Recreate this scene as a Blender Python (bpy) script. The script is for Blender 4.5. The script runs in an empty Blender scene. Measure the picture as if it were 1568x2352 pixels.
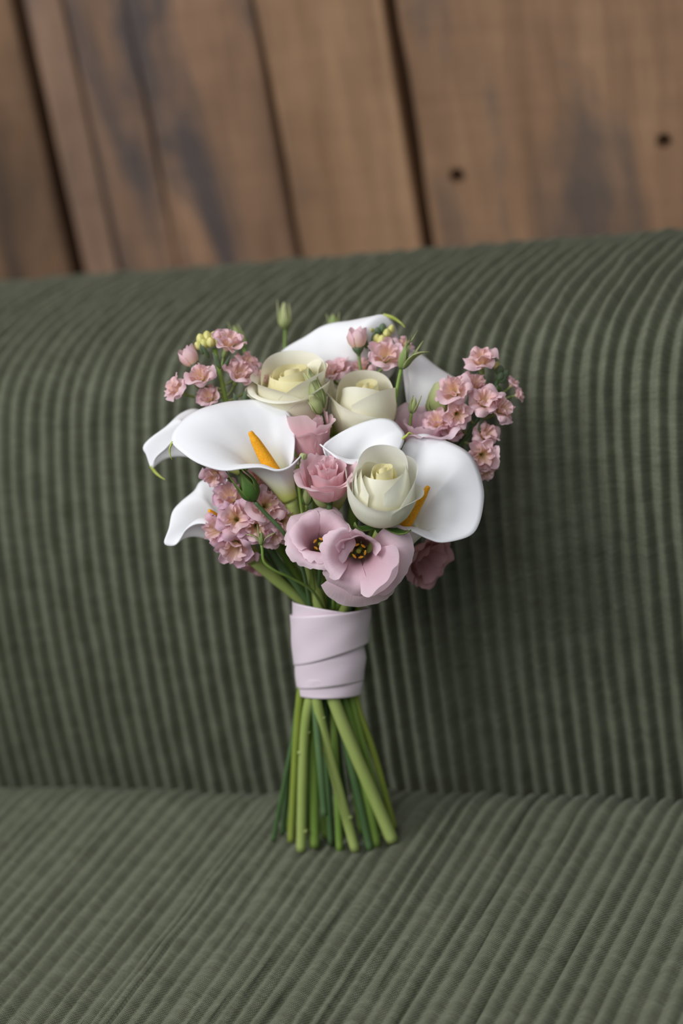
import bpy, math, random
import numpy as np
from mathutils import Vector, Matrix

# ------------------------------------------------------------------ camera
FPX = 5400.0
_up = -np.array([2150.0, 11850.0, FPX]); _up /= np.linalg.norm(_up)
_X = np.array([16000.0, -470.0, -FPX]); _X -= _up * (_X @ _up); _X /= np.linalg.norm(_X)
_Y = np.cross(_up, _X)
ROT = np.stack([_X, _Y, _up])                     # world = ROT @ (right, down, forward)
def ray(px, py): return ROT @ np.array([(px - 784) / FPX, (py - 1176) / FPX, 1.0])
CAM = -ray(770, 1945) * 1.58                       # the stems stand at the world origin, on the seat
FOCUS = 1.445
scene = bpy.context.scene
cd = bpy.data.cameras.new('camera'); cam = bpy.data.objects.new('camera', cd)
scene.collection.objects.link(cam); scene.camera = cam
cd.sensor_fit = 'VERTICAL'; cd.sensor_height = 36.0; cd.sensor_width = 24.0
cd.lens = FPX / 2352 * 36.0
cd.clip_start = 0.05; cd.clip_end = 50
cd.dof.use_dof = True; cd.dof.focus_distance = FOCUS; cd.dof.aperture_fstop = 2.8
_m = np.eye(4); _m[:3, 0] = ROT[:, 0]; _m[:3, 1] = -ROT[:, 1]; _m[:3, 2] = -ROT[:, 2]; _m[:3, 3] = CAM
cam.matrix_world = Matrix(_m.tolist())

# ------------------------------------------------------------------ light
world = bpy.data.worlds.new('room_ambient'); scene.world = world; world.use_nodes = True
world.node_tree.nodes['Background'].inputs[0].default_value = (0.80, 0.88, 1.0, 1)
world.node_tree.nodes['Background'].inputs[1].default_value = 0.20
def area(name, loc, target, sx, sy, power, col):
    l = bpy.data.lights.new(name, 'AREA'); l.shape = 'RECTANGLE'; l.size = sx; l.size_y = sy
    l.energy = power; l.color = col
    o = bpy.data.objects.new(name, l); scene.collection.objects.link(o); o.location = loc
    o.rotation_euler = (Vector(target) - Vector(loc)).to_track_quat('-Z', 'Y').to_euler()
    return o
area('window_daylight', (-1.08, -1.35, 1.72), (0.0, 0.1, 0.2), 0.9, 1.2, 36, (0.97, 0.985, 1.0))
area('front_fill', (0.30, -1.90, 2.0), (0.0, 0.1, 0.2), 1.2, 1.2, 19, (0.97, 0.985, 1.0))  # weak fill lamp added in front to lift the right calla and front rose
area('overhead_fill', (-0.35, -0.10, 2.5), (0.0, 0.1, 0.2), 1.2, 1.2, 14, (0.97, 0.985, 1.0))  # lamp added overhead to brighten the seat and the backrest crown
vs = scene.view_settings
vs.view_transform = 'Standard'; vs.look = 'None'; vs.gamma = 1.0; vs.exposure = 0.06; vs.use_curve_mapping = False

# ------------------------------------------------------------------ helpers
rng = np.random.default_rng(7); random.seed(7)
COL = scene.collection
S = 0.000276                                       # metres per reference pixel in the middle of the bouquet
E_R = ROT[:, 0]; E_U = -ROT[:, 1]; E_T = -ROT[:, 2]   # right, up, towards the viewer
def P(px, py, w=0.0):
    return CAM + ray(px, py) * (1.49 - w * S)
def on_seat(px, py, z=0.0):
    r = ray(px, py); return CAM + r * ((z - CAM[2]) / r[2])
def on_y(px, py, y):
    r = ray(px, py); return CAM + r * ((y - CAM[1]) / r[1])
def V3(r, u, t): return E_R * r + E_U * u + E_T * t
def nrm(v):
    v = np.asarray(v, float); return v / (np.linalg.norm(v) + 1e-12)
def srgb(r, g, b):
    f = lambda c: (c / 255) / 12.92 if c <= 10.3 else (((c / 255) + 0.055) / 1.055) ** 2.4
    return (f(r), f(g), f(b), 1.0)
def spline(pts, n, closed=False):
    """Catmull-Rom samples, n points over the whole run"""
    p = np.asarray(pts, float); k = len(p)
    if k == 2 and not closed:
        t = np.linspace(0, 1, n)[:, None]; return p[0] * (1 - t) + p[1] * t
    if closed: q = np.vstack([p[-1], p, p[0], p[1]]); segs = k
    else: q = np.vstack([2 * p[0] - p[1], p, 2 * p[-1] - p[-2]]); segs = k - 1
    d = np.linalg.norm(np.diff(q[1:segs + 2, :3], axis=0), axis=1) + 1e-9
    cum = np.concatenate([[0], np.cumsum(d)]); out = []
    for s in np.linspace(0, cum[-1], n):
        i = min(int(np.searchsorted(cum, s, 'right')) - 1, segs - 1)
        t = (s - cum[i]) / d[i]
        a, b, c, e = q[i], q[i + 1], q[i + 2], q[i + 3]
        out.append(0.5 * ((2 * b) + (-a + c) * t + (2 * a - 5 * b + 4 * c - e) * t * t + (-a + 3 * b - 3 * c + e) * t ** 3))
    return np.array(out)
def vnoise(x, seed=0):
    """smooth 1-D value noise, -1..1"""
    x = np.asarray(x, float); i = np.floor(x).astype(int); t = x - i; t = t * t * (3 - 2 * t)
    h = lambda k: (np.sin((k + seed * 57.3) * 12.9898) * 43758.5453) % 1.0 * 2 - 1
    return h(i) * (1 - t) + h(i + 1) * t
def link(name, verts, faces, mat, parent=None, uv=None, smooth=True, origin=None, thick=None, mats=None, fmat=None):
    me = bpy.data.meshes.new(name)
    v = np.asarray(verts, float)
    if origin is not None: v = v - origin
    me.from_pydata(v.tolist(), [], [tuple(int(i) for i in f) for f in faces])
    if smooth: me.polygons.foreach_set('use_smooth', [True] * len(me.polygons))
    if uv is not None:
        lay = me.uv_layers.new(name='UVMap'); idx = np.empty(len(me.loops), dtype=np.int32)
        me.loops.foreach_get('vertex_index', idx)
        lay.data.foreach_set('uv', np.asarray(uv, np.float32)[idx].ravel())
    for m in (mats or [mat]): me.materials.append(m)
    if fmat is not None: me.polygons.foreach_set('material_index', fmat)
    me.update()
    o = bpy.data.objects.new(name, me); COL.objects.link(o)
    if parent is not None: o.parent = parent
    if thick:
        md = o.modifiers.new('thickness', 'SOLIDIFY'); md.thickness = thick; md.offset = 0; md.use_even_offset = False
    return o
def empty(name, loc, label=None, cat=None, group=None):
    o = bpy.data.objects.new(name, None); COL.objects.link(o); o.location = loc; o.empty_display_size = 0.01
    if label: o['label'] = label
    if cat: o['category'] = cat
    if group: o['group'] = group
    return o
def grid_faces(nr, nc):
    i = np.arange(nr - 1)[:, None] * nc + np.arange(nc - 1)[None, :]
    return np.stack([i, i + 1, i + nc + 1, i + nc], -1).reshape(-1, 4)
def tube(pts, radii, n=48, k=12, caps=(False, True)):
    """tapered tube through pts; returns verts, faces, uv, index of the cap faces"""
    c = spline(pts, n); rr = np.interp(np.linspace(0, 1, n), np.linspace(0, 1, len(radii)), radii)
    t = np.gradient(c, axis=0); t /= np.linalg.norm(t, axis=1)[:, None] + 1e-12
    ref = np.array([0.31, -0.9, 0.3]); u = np.cross(t[0], ref); u /= np.linalg.norm(u)
    V = []; UV = []
    for i in range(n):
        u = u - t[i] * (u @ t[i]); u /= np.linalg.norm(u); w = np.cross(t[i], u)
        for j in range(k):
            a = 2 * math.pi * j / k
            V.append(c[i] + rr[i] * (math.cos(a) * u + math.sin(a) * w)); UV.append((j / k, i / (n - 1)))
    F = [];
    for i in range(n - 1):
        for j in range(k):
            F.append((i * k + j, i * k + (j + 1) % k, (i + 1) * k + (j + 1) % k, (i + 1) * k + j))
    ncap = 0
    if caps[0]: F.append(tuple(range(k - 1, -1, -1))); ncap += 1
    if caps[1]: F.append(tuple(range((n - 1) * k, n * k))); ncap += 1
    return np.array(V), F, np.array(UV), ncap

# ------------------------------------------------------------------ materials
def new_mat(name):
    m = bpy.data.materials.new(name); m.use_nodes = True
    nt = m.node_tree; return m, nt, nt.nodes['Principled BSDF'], nt.nodes['Material Output']
def N(nt, kind, **kw):
    n = nt.nodes.new(kind)
    for k, v in kw.items():
        if k.startswith('i_'): n.inputs[k[2:].replace('_', ' ')].default_value = v
        else: setattr(n, k, v)
    return n
def ramp(nt, stops):
    r = nt.nodes.new('ShaderNodeValToRGB'); el = r.color_ramp.elements
    while len(el) < len(stops): el.new(0.5)
    for e, (p, c) in zip(el, stops): e.position = p; e.color = c
    return r
def petal_mat(name, stops, rough=0.55, trans=0.28, vein=0.12, mottle=0.10, veinscale=34.0, back=None):
    """stops: colour from the petal's base (0) to its edge (1)"""
    m, nt, bs, out = new_mat(name); L = nt.links.new
    uv = N(nt, 'ShaderNodeUVMap'); sp = N(nt, 'ShaderNodeSeparateXYZ'); L(uv.outputs[0], sp.inputs[0])
    rp = ramp(nt, stops); L(sp.outputs[1], rp.inputs[0])
    tc = N(nt, 'ShaderNodeTexCoord')
    no = N(nt, 'ShaderNodeTexNoise'); no.inputs['Scale'].default_value = 160; no.inputs['Detail'].default_value = 3
    L(tc.outputs['Object'], no.inputs['Vector'])
    mx = N(nt, 'ShaderNodeMix', data_type='RGBA', blend_type='MULTIPLY'); mx.inputs[0].default_value = 1.0
    mr = N(nt, 'ShaderNodeMapRange'); mr.inputs[3].default_value = 1 - mottle; mr.inputs[4].default_value = 1 + mottle * 0.4
    L(no.outputs[0], mr.inputs[0]); L(rp.outputs[0], mx.inputs[6]); L(mr.outputs[0], mx.inputs[7])
    cm = N(nt, 'ShaderNodeCombineXYZ'); mu = N(nt, 'ShaderNodeMath', operation='MULTIPLY'); mu.inputs[1].default_value = veinscale
    L(sp.outputs[0], mu.inputs[0]); L(mu.outputs[0], cm.inputs[0]); 
    mu2 = N(nt, 'ShaderNodeMath', operation='MULTIPLY'); mu2.inputs[1].default_value = 3.0
    L(sp.outputs[1], mu2.inputs[0]); L(mu2.outputs[0], cm.inputs[1])
    vn = N(nt, 'ShaderNodeTexNoise'); vn.inputs['Scale'].default_value = 1.0; vn.inputs['Detail'].default_value = 2; L(cm.outputs[0], vn.inputs['Vector'])
    bp = N(nt, 'ShaderNodeBump'); bp.inputs['Strength'].default_value = vein; bp.inputs['Distance'].default_value = 0.001
    L(vn.outputs[0], bp.inputs['Height'])
    L(mx.outputs[2], bs.inputs['Base Color']); bs.inputs['Roughness'].default_value = rough
    bs.inputs['Specular IOR Level'].default_value = 0.25
    L(bp.outputs[0], bs.inputs['Normal'])
    tr = N(nt, 'ShaderNodeBsdfTranslucent'); L(mx.outputs[2], tr.inputs[0]); L(bp.outputs[0], tr.inputs[1])
    ms = N(nt, 'ShaderNodeMixShader'); ms.inputs[0].default_value = trans
    L(bs.outputs[0], ms.inputs[1]); L(tr.outputs[0], ms.inputs[2]); L(ms.outputs[0], out.inputs[0])
    return m
def plain_mat(name, c1, c2, scale=120.0, rough=0.55, bump=0.15, stretch=(1, 1, 1), spec=0.3, coord='Object'):
    m, nt, bs, out = new_mat(name); L = nt.links.new
    tc = N(nt, 'ShaderNodeTexCoord'); mp = N(nt, 'ShaderNodeMapping'); mp.inputs['Scale'].default_value = stretch
    L(tc.outputs[coord], mp.inputs[0])
    no = N(nt, 'ShaderNodeTexNoise'); no.inputs['Scale'].default_value = scale; no.inputs['Detail'].default_value = 4
    L(mp.outputs[0], no.inputs['Vector'])
    rp = ramp(nt, [(0.3, c1), (0.72, c2)]); L(no.outputs[0], rp.inputs[0]); L(rp.outputs[0], bs.inputs['Base Color'])
    bp = N(nt, 'ShaderNodeBump'); bp.inputs['Strength'].default_value = bump; bp.inputs['Distance'].default_value = 0.001
    L(no.outputs[0], bp.inputs['Height']); L(bp.outputs[0], bs.inputs['Normal'])
    bs.inputs['Roughness'].default_value = rough; bs.inputs['Specular IOR Level'].default_value = spec
    return m
M = {}
M['calla'] = petal_mat('calla_white', [(0.0, srgb(150, 165, 70)), (0.10, srgb(196, 200, 118)), (0.30, srgb(238, 236, 214)), (0.48, srgb(243, 243, 243)), (1.0, srgb(246, 246, 248))], rough=0.5, trans=0.22, vein=0.03, mottle=0.02, veinscale=60)
M['spadix'] = plain_mat('spadix_yellow', srgb(226, 150, 20), srgb(246, 178, 40), scale=900, rough=0.7, bump=0.25)
M['tail'] = plain_mat('calla_tail_green', srgb(150, 165, 60), srgb(190, 195, 110), scale=300)
M['rose'] = petal_mat('rose_cream', [(0.0, srgb(205, 208, 150)), (0.25, srgb(238, 236, 208)), (0.7, srgb(243, 242, 226)), (1.0, srgb(245, 245, 236))], rough=0.5, trans=0.34, vein=0.05, mottle=0.03)
M['rose_heart'] = petal_mat('rose_heart_yellow', [(0.0, srgb(236, 214, 120)), (0.5, srgb(243, 230, 160)), (1.0, srgb(246, 240, 200))], rough=0.5, trans=0.35, vein=0.05, mottle=0.03)
M['lisi'] = petal_mat('lisianthus_pink', [(0.0, srgb(96, 84, 48)), (0.16, srgb(128, 92, 86)), (0.36, srgb(216, 174, 186)), (0.5, srgb(230, 194, 204)), (0.8, srgb(240, 210, 220)), (1.0, srgb(244, 220, 229))], rough=0.6, trans=0.36, vein=0.13, mottle=0.06, veinscale=44)
M['lisi_deep'] = petal_mat('lisianthus_rose_pink', [(0.0, srgb(214, 180, 160)), (0.3, srgb(234, 182, 186)), (0.75, srgb(241, 200, 206)), (1.0, srgb(246, 218, 224))], rough=0.6, trans=0.40, vein=0.11, mottle=0.05, veinscale=40)
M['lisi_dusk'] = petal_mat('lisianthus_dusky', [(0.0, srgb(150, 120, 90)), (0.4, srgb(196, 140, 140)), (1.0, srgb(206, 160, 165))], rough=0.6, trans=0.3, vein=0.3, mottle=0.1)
M['stock'] = petal_mat('stock_blush', [(0.0, srgb(236, 214, 140)), (0.25, srgb(250, 226, 196)), (0.55, srgb(248, 216, 210)), (1.0, srgb(244, 212, 222))], rough=0.6, trans=0.42, vein=0.15, mottle=0.08)
M['stock_mauve'] = petal_mat('stock_mauve', [(0.0, srgb(236, 206, 150)), (0.3, srgb(246, 212, 194)), (0.65, srgb(240, 200, 205)), (1.0, srgb(236, 202, 220))], rough=0.6, trans=0.42, vein=0.15, mottle=0.08)
M['stock_inner'] = petal_mat('stock_blush_inner', [(0.0, srgb(232, 206, 100)), (0.35, srgb(251, 226, 184)), (0.7, srgb(250, 218, 202)), (1.0, srgb(246, 212, 220))], rough=0.6, trans=0.42, vein=0.15, mottle=0.08)
M['rose_warm'] = petal_mat('rose_warm_cream', [(0.0, srgb(205, 205, 140)), (0.3, srgb(238, 233, 196)), (0.75, srgb(243, 239, 214)), (1.0, srgb(246, 244, 228))], rough=0.5, trans=0.34, vein=0.05, mottle=0.03)
M['stem_light'] = plain_mat('stem_light_green', srgb(146, 164, 86), srgb(174, 188, 112), scale=70, stretch=(1, 1, 0.15), rough=0.45)
M['stem_mid'] = plain_mat('stem_mid_green', srgb(98, 128, 52), srgb(130, 154, 74), scale=70, stretch=(1, 1, 0.15), rough=0.45)
M['stem_dark'] = plain_mat('stem_dark_green', srgb(60, 88, 50), srgb(90, 116, 72), scale=70, stretch=(1, 1, 0.15), rough=0.5)
M['stem_yellow'] = plain_mat('stem_yellow_green', srgb(120, 140, 50), srgb(156, 168, 80), scale=70, stretch=(1, 1, 0.15), rough=0.5)
M['cut'] = plain_mat('stem_cut_face', srgb(150, 150, 95), srgb(190, 190, 140), scale=400)
M['node'] = plain_mat('stem_node_scar', srgb(138, 150, 84), srgb(164, 172, 108), scale=300)
M['sepal'] = petal_mat('sepal_green', [(0.0, srgb(84, 118, 52)), (0.6, srgb(74, 108, 46)), (1.0, srgb(110, 130, 66))], rough=0.6, trans=0.2, vein=0.3, mottle=0.1)
M['sepal_pale'] = petal_mat('sepal_pale_green', [(0.0, srgb(132, 152, 88)), (0.6, srgb(150, 168, 104)), (1.0, srgb(178, 184, 126))], rough=0.6, trans=0.25, vein=0.3, mottle=0.1)
M['sepal_grey'] = petal_mat('sepal_grey_green', [(0.0, srgb(112, 132, 72)), (0.5, srgb(98, 120, 88)), (1.0, srgb(120, 132, 108))], rough=0.7, trans=0.2, vein=0.3, mottle=0.1)
M['bud_cream'] = petal_mat('bud_cream_green', [(0.0, srgb(140, 156, 92)), (0.5, srgb(170, 180, 120)), (1.0, srgb(200, 202, 152))], rough=0.55, trans=0.25, vein=0.3, mottle=0.08)
M['bud_yellow'] = plain_mat('stock_bud_yellow', srgb(186, 186, 104), srgb(216, 206, 140), scale=300)
M['stamen'] = plain_mat('stamen_orange', srgb(190, 128, 30), srgb(224, 166, 52), scale=600)
M['pistil'] = plain_mat('pistil_olive', srgb(110, 118, 40), srgb(150, 150, 60), scale=400)

def ribbon_material():
    m, nt, bs, out = new_mat('satin_blush_ribbon'); L = nt.links.new
    bs.inputs['Base Color'].default_value = srgb(232, 214, 224); bs.inputs['Roughness'].default_value = 0.5
    bs.inputs['Sheen Weight'].default_value = 0.3
    uv = N(nt, 'ShaderNodeUVMap'); mp = N(nt, 'ShaderNodeMapping'); mp.inputs['Scale'].default_value = (4, 40, 1); L(uv.outputs[0], mp.inputs[0])
    no = N(nt, 'ShaderNodeTexNoise'); no.inputs['Scale'].default_value = 1.5; L(mp.outputs[0], no.inputs['Vector'])
    bp = N(nt, 'ShaderNodeBump'); bp.inputs['Strength'].default_value = 0.12; bp.inputs['Distance'].default_value = 0.001
    L(no.outputs[0], bp.inputs['Height']); L(bp.outputs[0], bs.inputs['Normal'])
    return m
M['ribbon'] = ribbon_material()

def cord_material(name='moss_corduroy', dark=srgb(92, 95, 77), light=srgb(111, 114, 95)):
    """uv in metres: u across the wales, v along them"""
    m, nt, bs, out = new_mat(name); L = nt.links.new
    uv = N(nt, 'ShaderNodeUVMap')
    n1 = N(nt, 'ShaderNodeTexNoise'); n1.inputs['Scale'].default_value = 38; n1.inputs['Detail'].default_value = 5; n1.inputs['Roughness'].default_value = 0.6
    mp = N(nt, 'ShaderNodeMapping'); mp.inputs['Scale'].default_value = (1.0, 2.6, 1); L(uv.outputs[0], mp.inputs[0]); L(mp.outputs[0], n1.inputs['Vector'])
    rp = ramp(nt, [(0.28, dark), (0.72, light)]); L(n1.outputs[0], rp.inputs[0])
    # fine twill weave
    def wave(rot, scale):
        q = N(nt, 'ShaderNodeMapping'); q.inputs['Rotation'].default_value = (0, 0, rot); L(uv.outputs[0], q.inputs[0])
        w = N(nt, 'ShaderNodeTexWave', wave_type='BANDS', bands_direction='X'); w.inputs['Scale'].default_value = scale
        w.inputs['Distortion'].default_value = 1.2; w.inputs['Detail'].default_value = 2; w.inputs['Detail Scale'].default_value = 0.8
        L(q.outputs[0], w.inputs['Vector']); return w
    a, b = wave(math.radians(63), 260), wave(math.radians(-20), 300)
    mu = N(nt, 'ShaderNodeMath', operation='MULTIPLY'); L(a.outputs['Fac'], mu.inputs[0]); L(b.outputs['Fac'], mu.inputs[1])
    n2 = N(nt, 'ShaderNodeTexNoise'); n2.inputs['Scale'].default_value = 420; n2.inputs['Detail'].default_value = 3; L(mp.outputs[0], n2.inputs['Vector'])
    ad = N(nt, 'ShaderNodeMath', operation='ADD'); L(mu.outputs[0], ad.inputs[0]); L(n2.outputs[0], ad.inputs[1])
    mx = N(nt, 'ShaderNodeMix', data_type='RGBA', blend_type='MULTIPLY'); mx.inputs[0].default_value = 1.0
    mr = N(nt, 'ShaderNodeMapRange'); mr.inputs[1].default_value = 0.2; mr.inputs[2].default_value = 1.4; mr.inputs[3].default_value = 0.60; mr.inputs[4].default_value = 1.40
    L(ad.outputs[0], mr.inputs[0]); L(rp.outputs[0], mx.inputs[6]); L(mr.outputs[0], mx.inputs[7]); L(mx.outputs[2], bs.inputs['Base Color'])
    mq = N(nt, 'ShaderNodeMapping'); mq.inputs['Scale'].default_value = (60, 420, 1); L(uv.outputs[0], mq.inputs[0])
    n3 = N(nt, 'ShaderNodeTexNoise'); n3.inputs['Scale'].default_value = 1.0; n3.inputs['Detail'].default_value = 4; L(mq.outputs[0], n3.inputs['Vector'])
    m3 = N(nt, 'ShaderNodeMapRange'); m3.inputs[1].default_value = 0.3; m3.inputs[2].default_value = 0.7; m3.inputs[3].default_value = 0.84; m3.inputs[4].default_value = 1.12; L(n3.outputs[0], m3.inputs[0])
    x3 = N(nt, 'ShaderNodeMix', data_type='RGBA', blend_type='MULTIPLY'); x3.inputs[0].default_value = 1.0; L(mx.outputs[2], x3.inputs[6]); L(m3.outputs[0], x3.inputs[7]); L(x3.outputs[2], bs.inputs['Base Color'])
    bp = N(nt, 'ShaderNodeBump'); bp.inputs['Strength'].default_value = 0.55; bp.inputs['Distance'].default_value = 0.0006; L(ad.outputs[0], bp.inputs['Height'])
    L(bp.outputs[0], bs.inputs['Normal'])
    bs.inputs['Roughness'].default_value = 0.95; bs.inputs['Specular IOR Level'].default_value = 0.1
    bs.inputs['Sheen Weight'].default_value = 0.35; bs.inputs['Sheen Roughness'].default_value = 0.45; bs.inputs['Sheen Tint'].default_value = srgb(170, 174, 160)
    return m
M['cord'] = cord_material()

def wood_material(name, base, pale, stain, stain_lo, seed):
    m, nt, bs, out = new_mat(name); L = nt.links.new
    tc = N(nt, 'ShaderNodeTexCoord')
    def noise(scale, stretch, detail=4, rough=0.55, off=0.0, dist=0.0):
        q = N(nt, 'ShaderNodeMapping'); q.inputs['Scale'].default_value = stretch; q.inputs['Location'].default_value = (off + seed * 3.1, off, seed * 1.7)
        L(tc.outputs['Object'], q.inputs[0]); n = N(nt, 'ShaderNodeTexNoise'); n.inputs['Scale'].default_value = scale
        n.inputs['Detail'].default_value = detail; n.inputs['Roughness'].default_value = rough; n.inputs['Distortion'].default_value = dist
        L(q.outputs[0], n.inputs['Vector']); return n
    g = noise(60, (1, 1, 0.07), 6, 0.65, 0.0, 0.4)          # grain along the board
    p = noise(9, (1, 1, 0.45), 4, 0.6, 4.0)                  # broad tone
    st = noise(13, (1, 1, 0.22), 5, 0.62, 9.0, 0.6)          # weathered grey stains
    sw = noise(40, (0.16, 1, 1.6), 3, 0.6, 2.0)              # saw marks across the board
    r1 = ramp(nt, [(0.30, base), (0.70, pale)]); L(p.outputs[0], r1.inputs[0])
    gm = N(nt, 'ShaderNodeMapRange'); gm.inputs[1].default_value = 0.3; gm.inputs[2].default_value = 0.7; gm.inputs[3].default_value = 0.68; gm.inputs[4].default_value = 1.18
    L(g.outputs[0], gm.inputs[0])
    m1 = N(nt, 'ShaderNodeMix', data_type='RGBA', blend_type='MULTIPLY'); m1.inputs[0].default_value = 1; L(r1.outputs[0], m1.inputs[6]); L(gm.outputs[0], m1.inputs[7])
    sr = ramp(nt, [(stain_lo, (0, 0, 0, 1)), (stain_lo + 0.16, (0.85, 0.85, 0.85, 1))]); L(st.outputs[0], sr.inputs[0])
    m2 = N(nt, 'ShaderNodeMix', data_type='RGBA'); L(sr.outputs[0], m2.inputs[0]); L(m1.outputs[2], m2.inputs[6]); m2.inputs[7].default_value = stain
    swr = N(nt, 'ShaderNodeMapRange'); swr.inputs[1].default_value = 0.35; swr.inputs[2].default_value = 0.65; swr.inputs[3].default_value = 0.94; swr.inputs[4].default_value = 1.04
    L(sw.outputs[0], swr.inputs[0])
    m3 = N(nt, 'ShaderNodeMix', data_type='RGBA', blend_type='MULTIPLY'); m3.inputs[0].default_value = 1; L(m2.outputs[2], m3.inputs[6]); L(swr.outputs[0], m3.inputs[7])
    L(m3.outputs[2], bs.inputs['Base Color'])
    bp = N(nt, 'ShaderNodeBump'); bp.inputs['Strength'].default_value = 0.5; bp.inputs['Distance'].default_value = 0.002; L(g.outputs[0], bp.inputs['Height']); L(bp.outputs[0], bs.inputs['Normal'])
    bs.inputs['Roughness'].default_value = 0.75; bs.inputs['Specular IOR Level'].default_value = 0.25
    return m

# ------------------------------------------------------------------ setting: floor and plank wall
FLOOR_Z = -0.43
WALL_Y = 0.56
M['floor'] = plain_mat('floor_boards_oak', srgb(92, 70, 52), srgb(128, 100, 76), scale=14, stretch=(0.3, 4, 1), rough=0.5)
M['back'] = plain_mat('wall_backing_dark', srgb(20, 17, 14), srgb(34, 29, 24), scale=30)
def box(x0, x1, y0, y1, z0, z1):
    v = [(x, y, z) for z in (z0, z1) for y in (y0, y1) for x in (x0, x1)]
    f = [(0, 2, 3, 1), (4, 5, 7, 6), (0, 1, 5, 4), (2, 6, 7, 3), (0, 4, 6, 2), (1, 3, 7, 5)]
    return v, f
v, f = box(-2.2, 2.2, -2.6, WALL_Y + 0.1, FLOOR_Z - 0.04, FLOOR_Z)
o = link('floor', v, f, M['floor'], smooth=False); o['kind'] = 'structure'; o['label'] = 'brown timber floor below the green corduroy sofa'
v, f = box(-1.9, 1.9, WALL_Y + 0.03, WALL_Y + 0.08, FLOOR_Z, 2.0)
wall = link('wall_back', v, f, M['back'], smooth=False); wall['kind'] = 'structure'; wall['label'] = 'reclaimed brown plank wall behind the sofa'
edges_px = [(-560, -540), (-250, -236), (95, 128), (212, 216), (349, 355), (634, 644), (928, 964), (1640, 1654), (2010, 2030), (2330, 2345)]
bounds = [(on_y(a, 300, WALL_Y)[0], on_y(b, 300, WALL_Y)[0]) for a, b in edges_px]
bounds = [(-1.9, -1.9)] + bounds + [(1.9, 1.9)]
WT = [wood_material('plank_wood_%d' % i, b, p, s, lo, i) for i, (b, p, s, lo) in enumerate([
    (srgb(106, 80, 60), srgb(142, 110, 84), srgb(66, 56, 48), 0.54),
    (srgb(128, 100, 82), srgb(152, 122, 100), srgb(86, 78, 75), 0.58),
    (srgb(122, 93, 72), srgb(156, 122, 96), srgb(72, 68, 69), 0.44),
    (srgb(140, 107, 80), srgb(168, 132, 101), srgb(112, 90, 74), 0.58),
    (srgb(130, 99, 75), srgb(160, 125, 96), srgb(92, 82, 76), 0.45)])]
order = [0, 1, 0, 1, 2, 2, 3, 4, 2, 1, 0]
def plank(i, x0, x1, proud, mat, holes=()):
    nz = 70; zs = np.linspace(FLOOR_Z + 0.002, 1.995, nz); ch = 0.0018; th = 0.028 + proud
    yf = WALL_Y - proud; V = []
    for k, z in enumerate(zs):
        l = x0 + 0.0016 * float(vnoise(z * 9, i * 2 + 1)) + 0.0008 * float(vnoise(z * 40, i)); r = x1 + 0.0016 * float(vnoise(z * 9, i * 2 + 2))
        yb = WALL_Y + 0.03
        V += [(l, yb, z), (l, yf + ch, z), (l + ch, yf, z), (r - ch, yf, z), (r, yf + ch, z), (r, yb, z)]
    F = []
    for k in range(nz - 1):
        for j in range(6):
            F.append((k * 6 + j, k * 6 + (j + 1) % 6, (k + 1) * 6 + (j + 1) % 6, (k + 1) * 6 + j))
    F.append((5, 4, 3, 2, 1, 0)); F.append(tuple(range((nz - 1) * 6, nz * 6)))
    o = link('plank', V, F, mat, parent=wall, smooth=False)
    for (hx, hz, hr) in holes:
        k = 20; HV = []
        for yy, s in ((yf - 0.01, 1.15), (yf + 0.022, 0.8)):
            for j in range(k):
                a = 2 * math.pi * j / k; rr = hr * s * (1 + 0.16 * float(vnoise(j * 0.9, 5)))
                HV.append((hx + rr * math.cos(a), yy, hz + rr * 1.1 * math.sin(a)))
        HF = [(j, k + j, k + (j + 1) % k, (j + 1) % k) for j in range(k)] + [tuple(range(k)), tuple(range(2 * k - 1, k - 1, -1))]
        c = link('cutter', HV, HF, mat, smooth=False)
        md = o.modifiers.new('hole', 'BOOLEAN'); md.operation = 'DIFFERENCE'; md.object = c; md.solver = 'EXACT'
        dg = bpy.context.evaluated_depsgraph_get(); dg.update()
        me = bpy.data.meshes.new_from_object(o.evaluated_get(dg)); o.modifiers.clear(); o.data = me
        bpy.data.objects.remove(c, do_unlink=True)
    return o
proudness = [0.004, 0.006, 0.003, 0.0055, 0.005, 0.0062, 0.0045, 0.009, 0.005, 0.008, 0.003]
hole_px = [(1048, 405, 0.0062), (1523, 325, 0.0058)]
for i in range(len(bounds) - 1):
    x0, x1 = bounds[i][1], bounds[i + 1][0]; hs = []
    for hx, hy, hr in hole_px:
        q = on_y(hx, hy, WALL_Y - proudness[i])
        if x0 < q[0] < x1: hs.append((q[0], q[2], hr))
    plank(i, x0, x1, proudness[i], WT[order[i]], hs)

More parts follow.
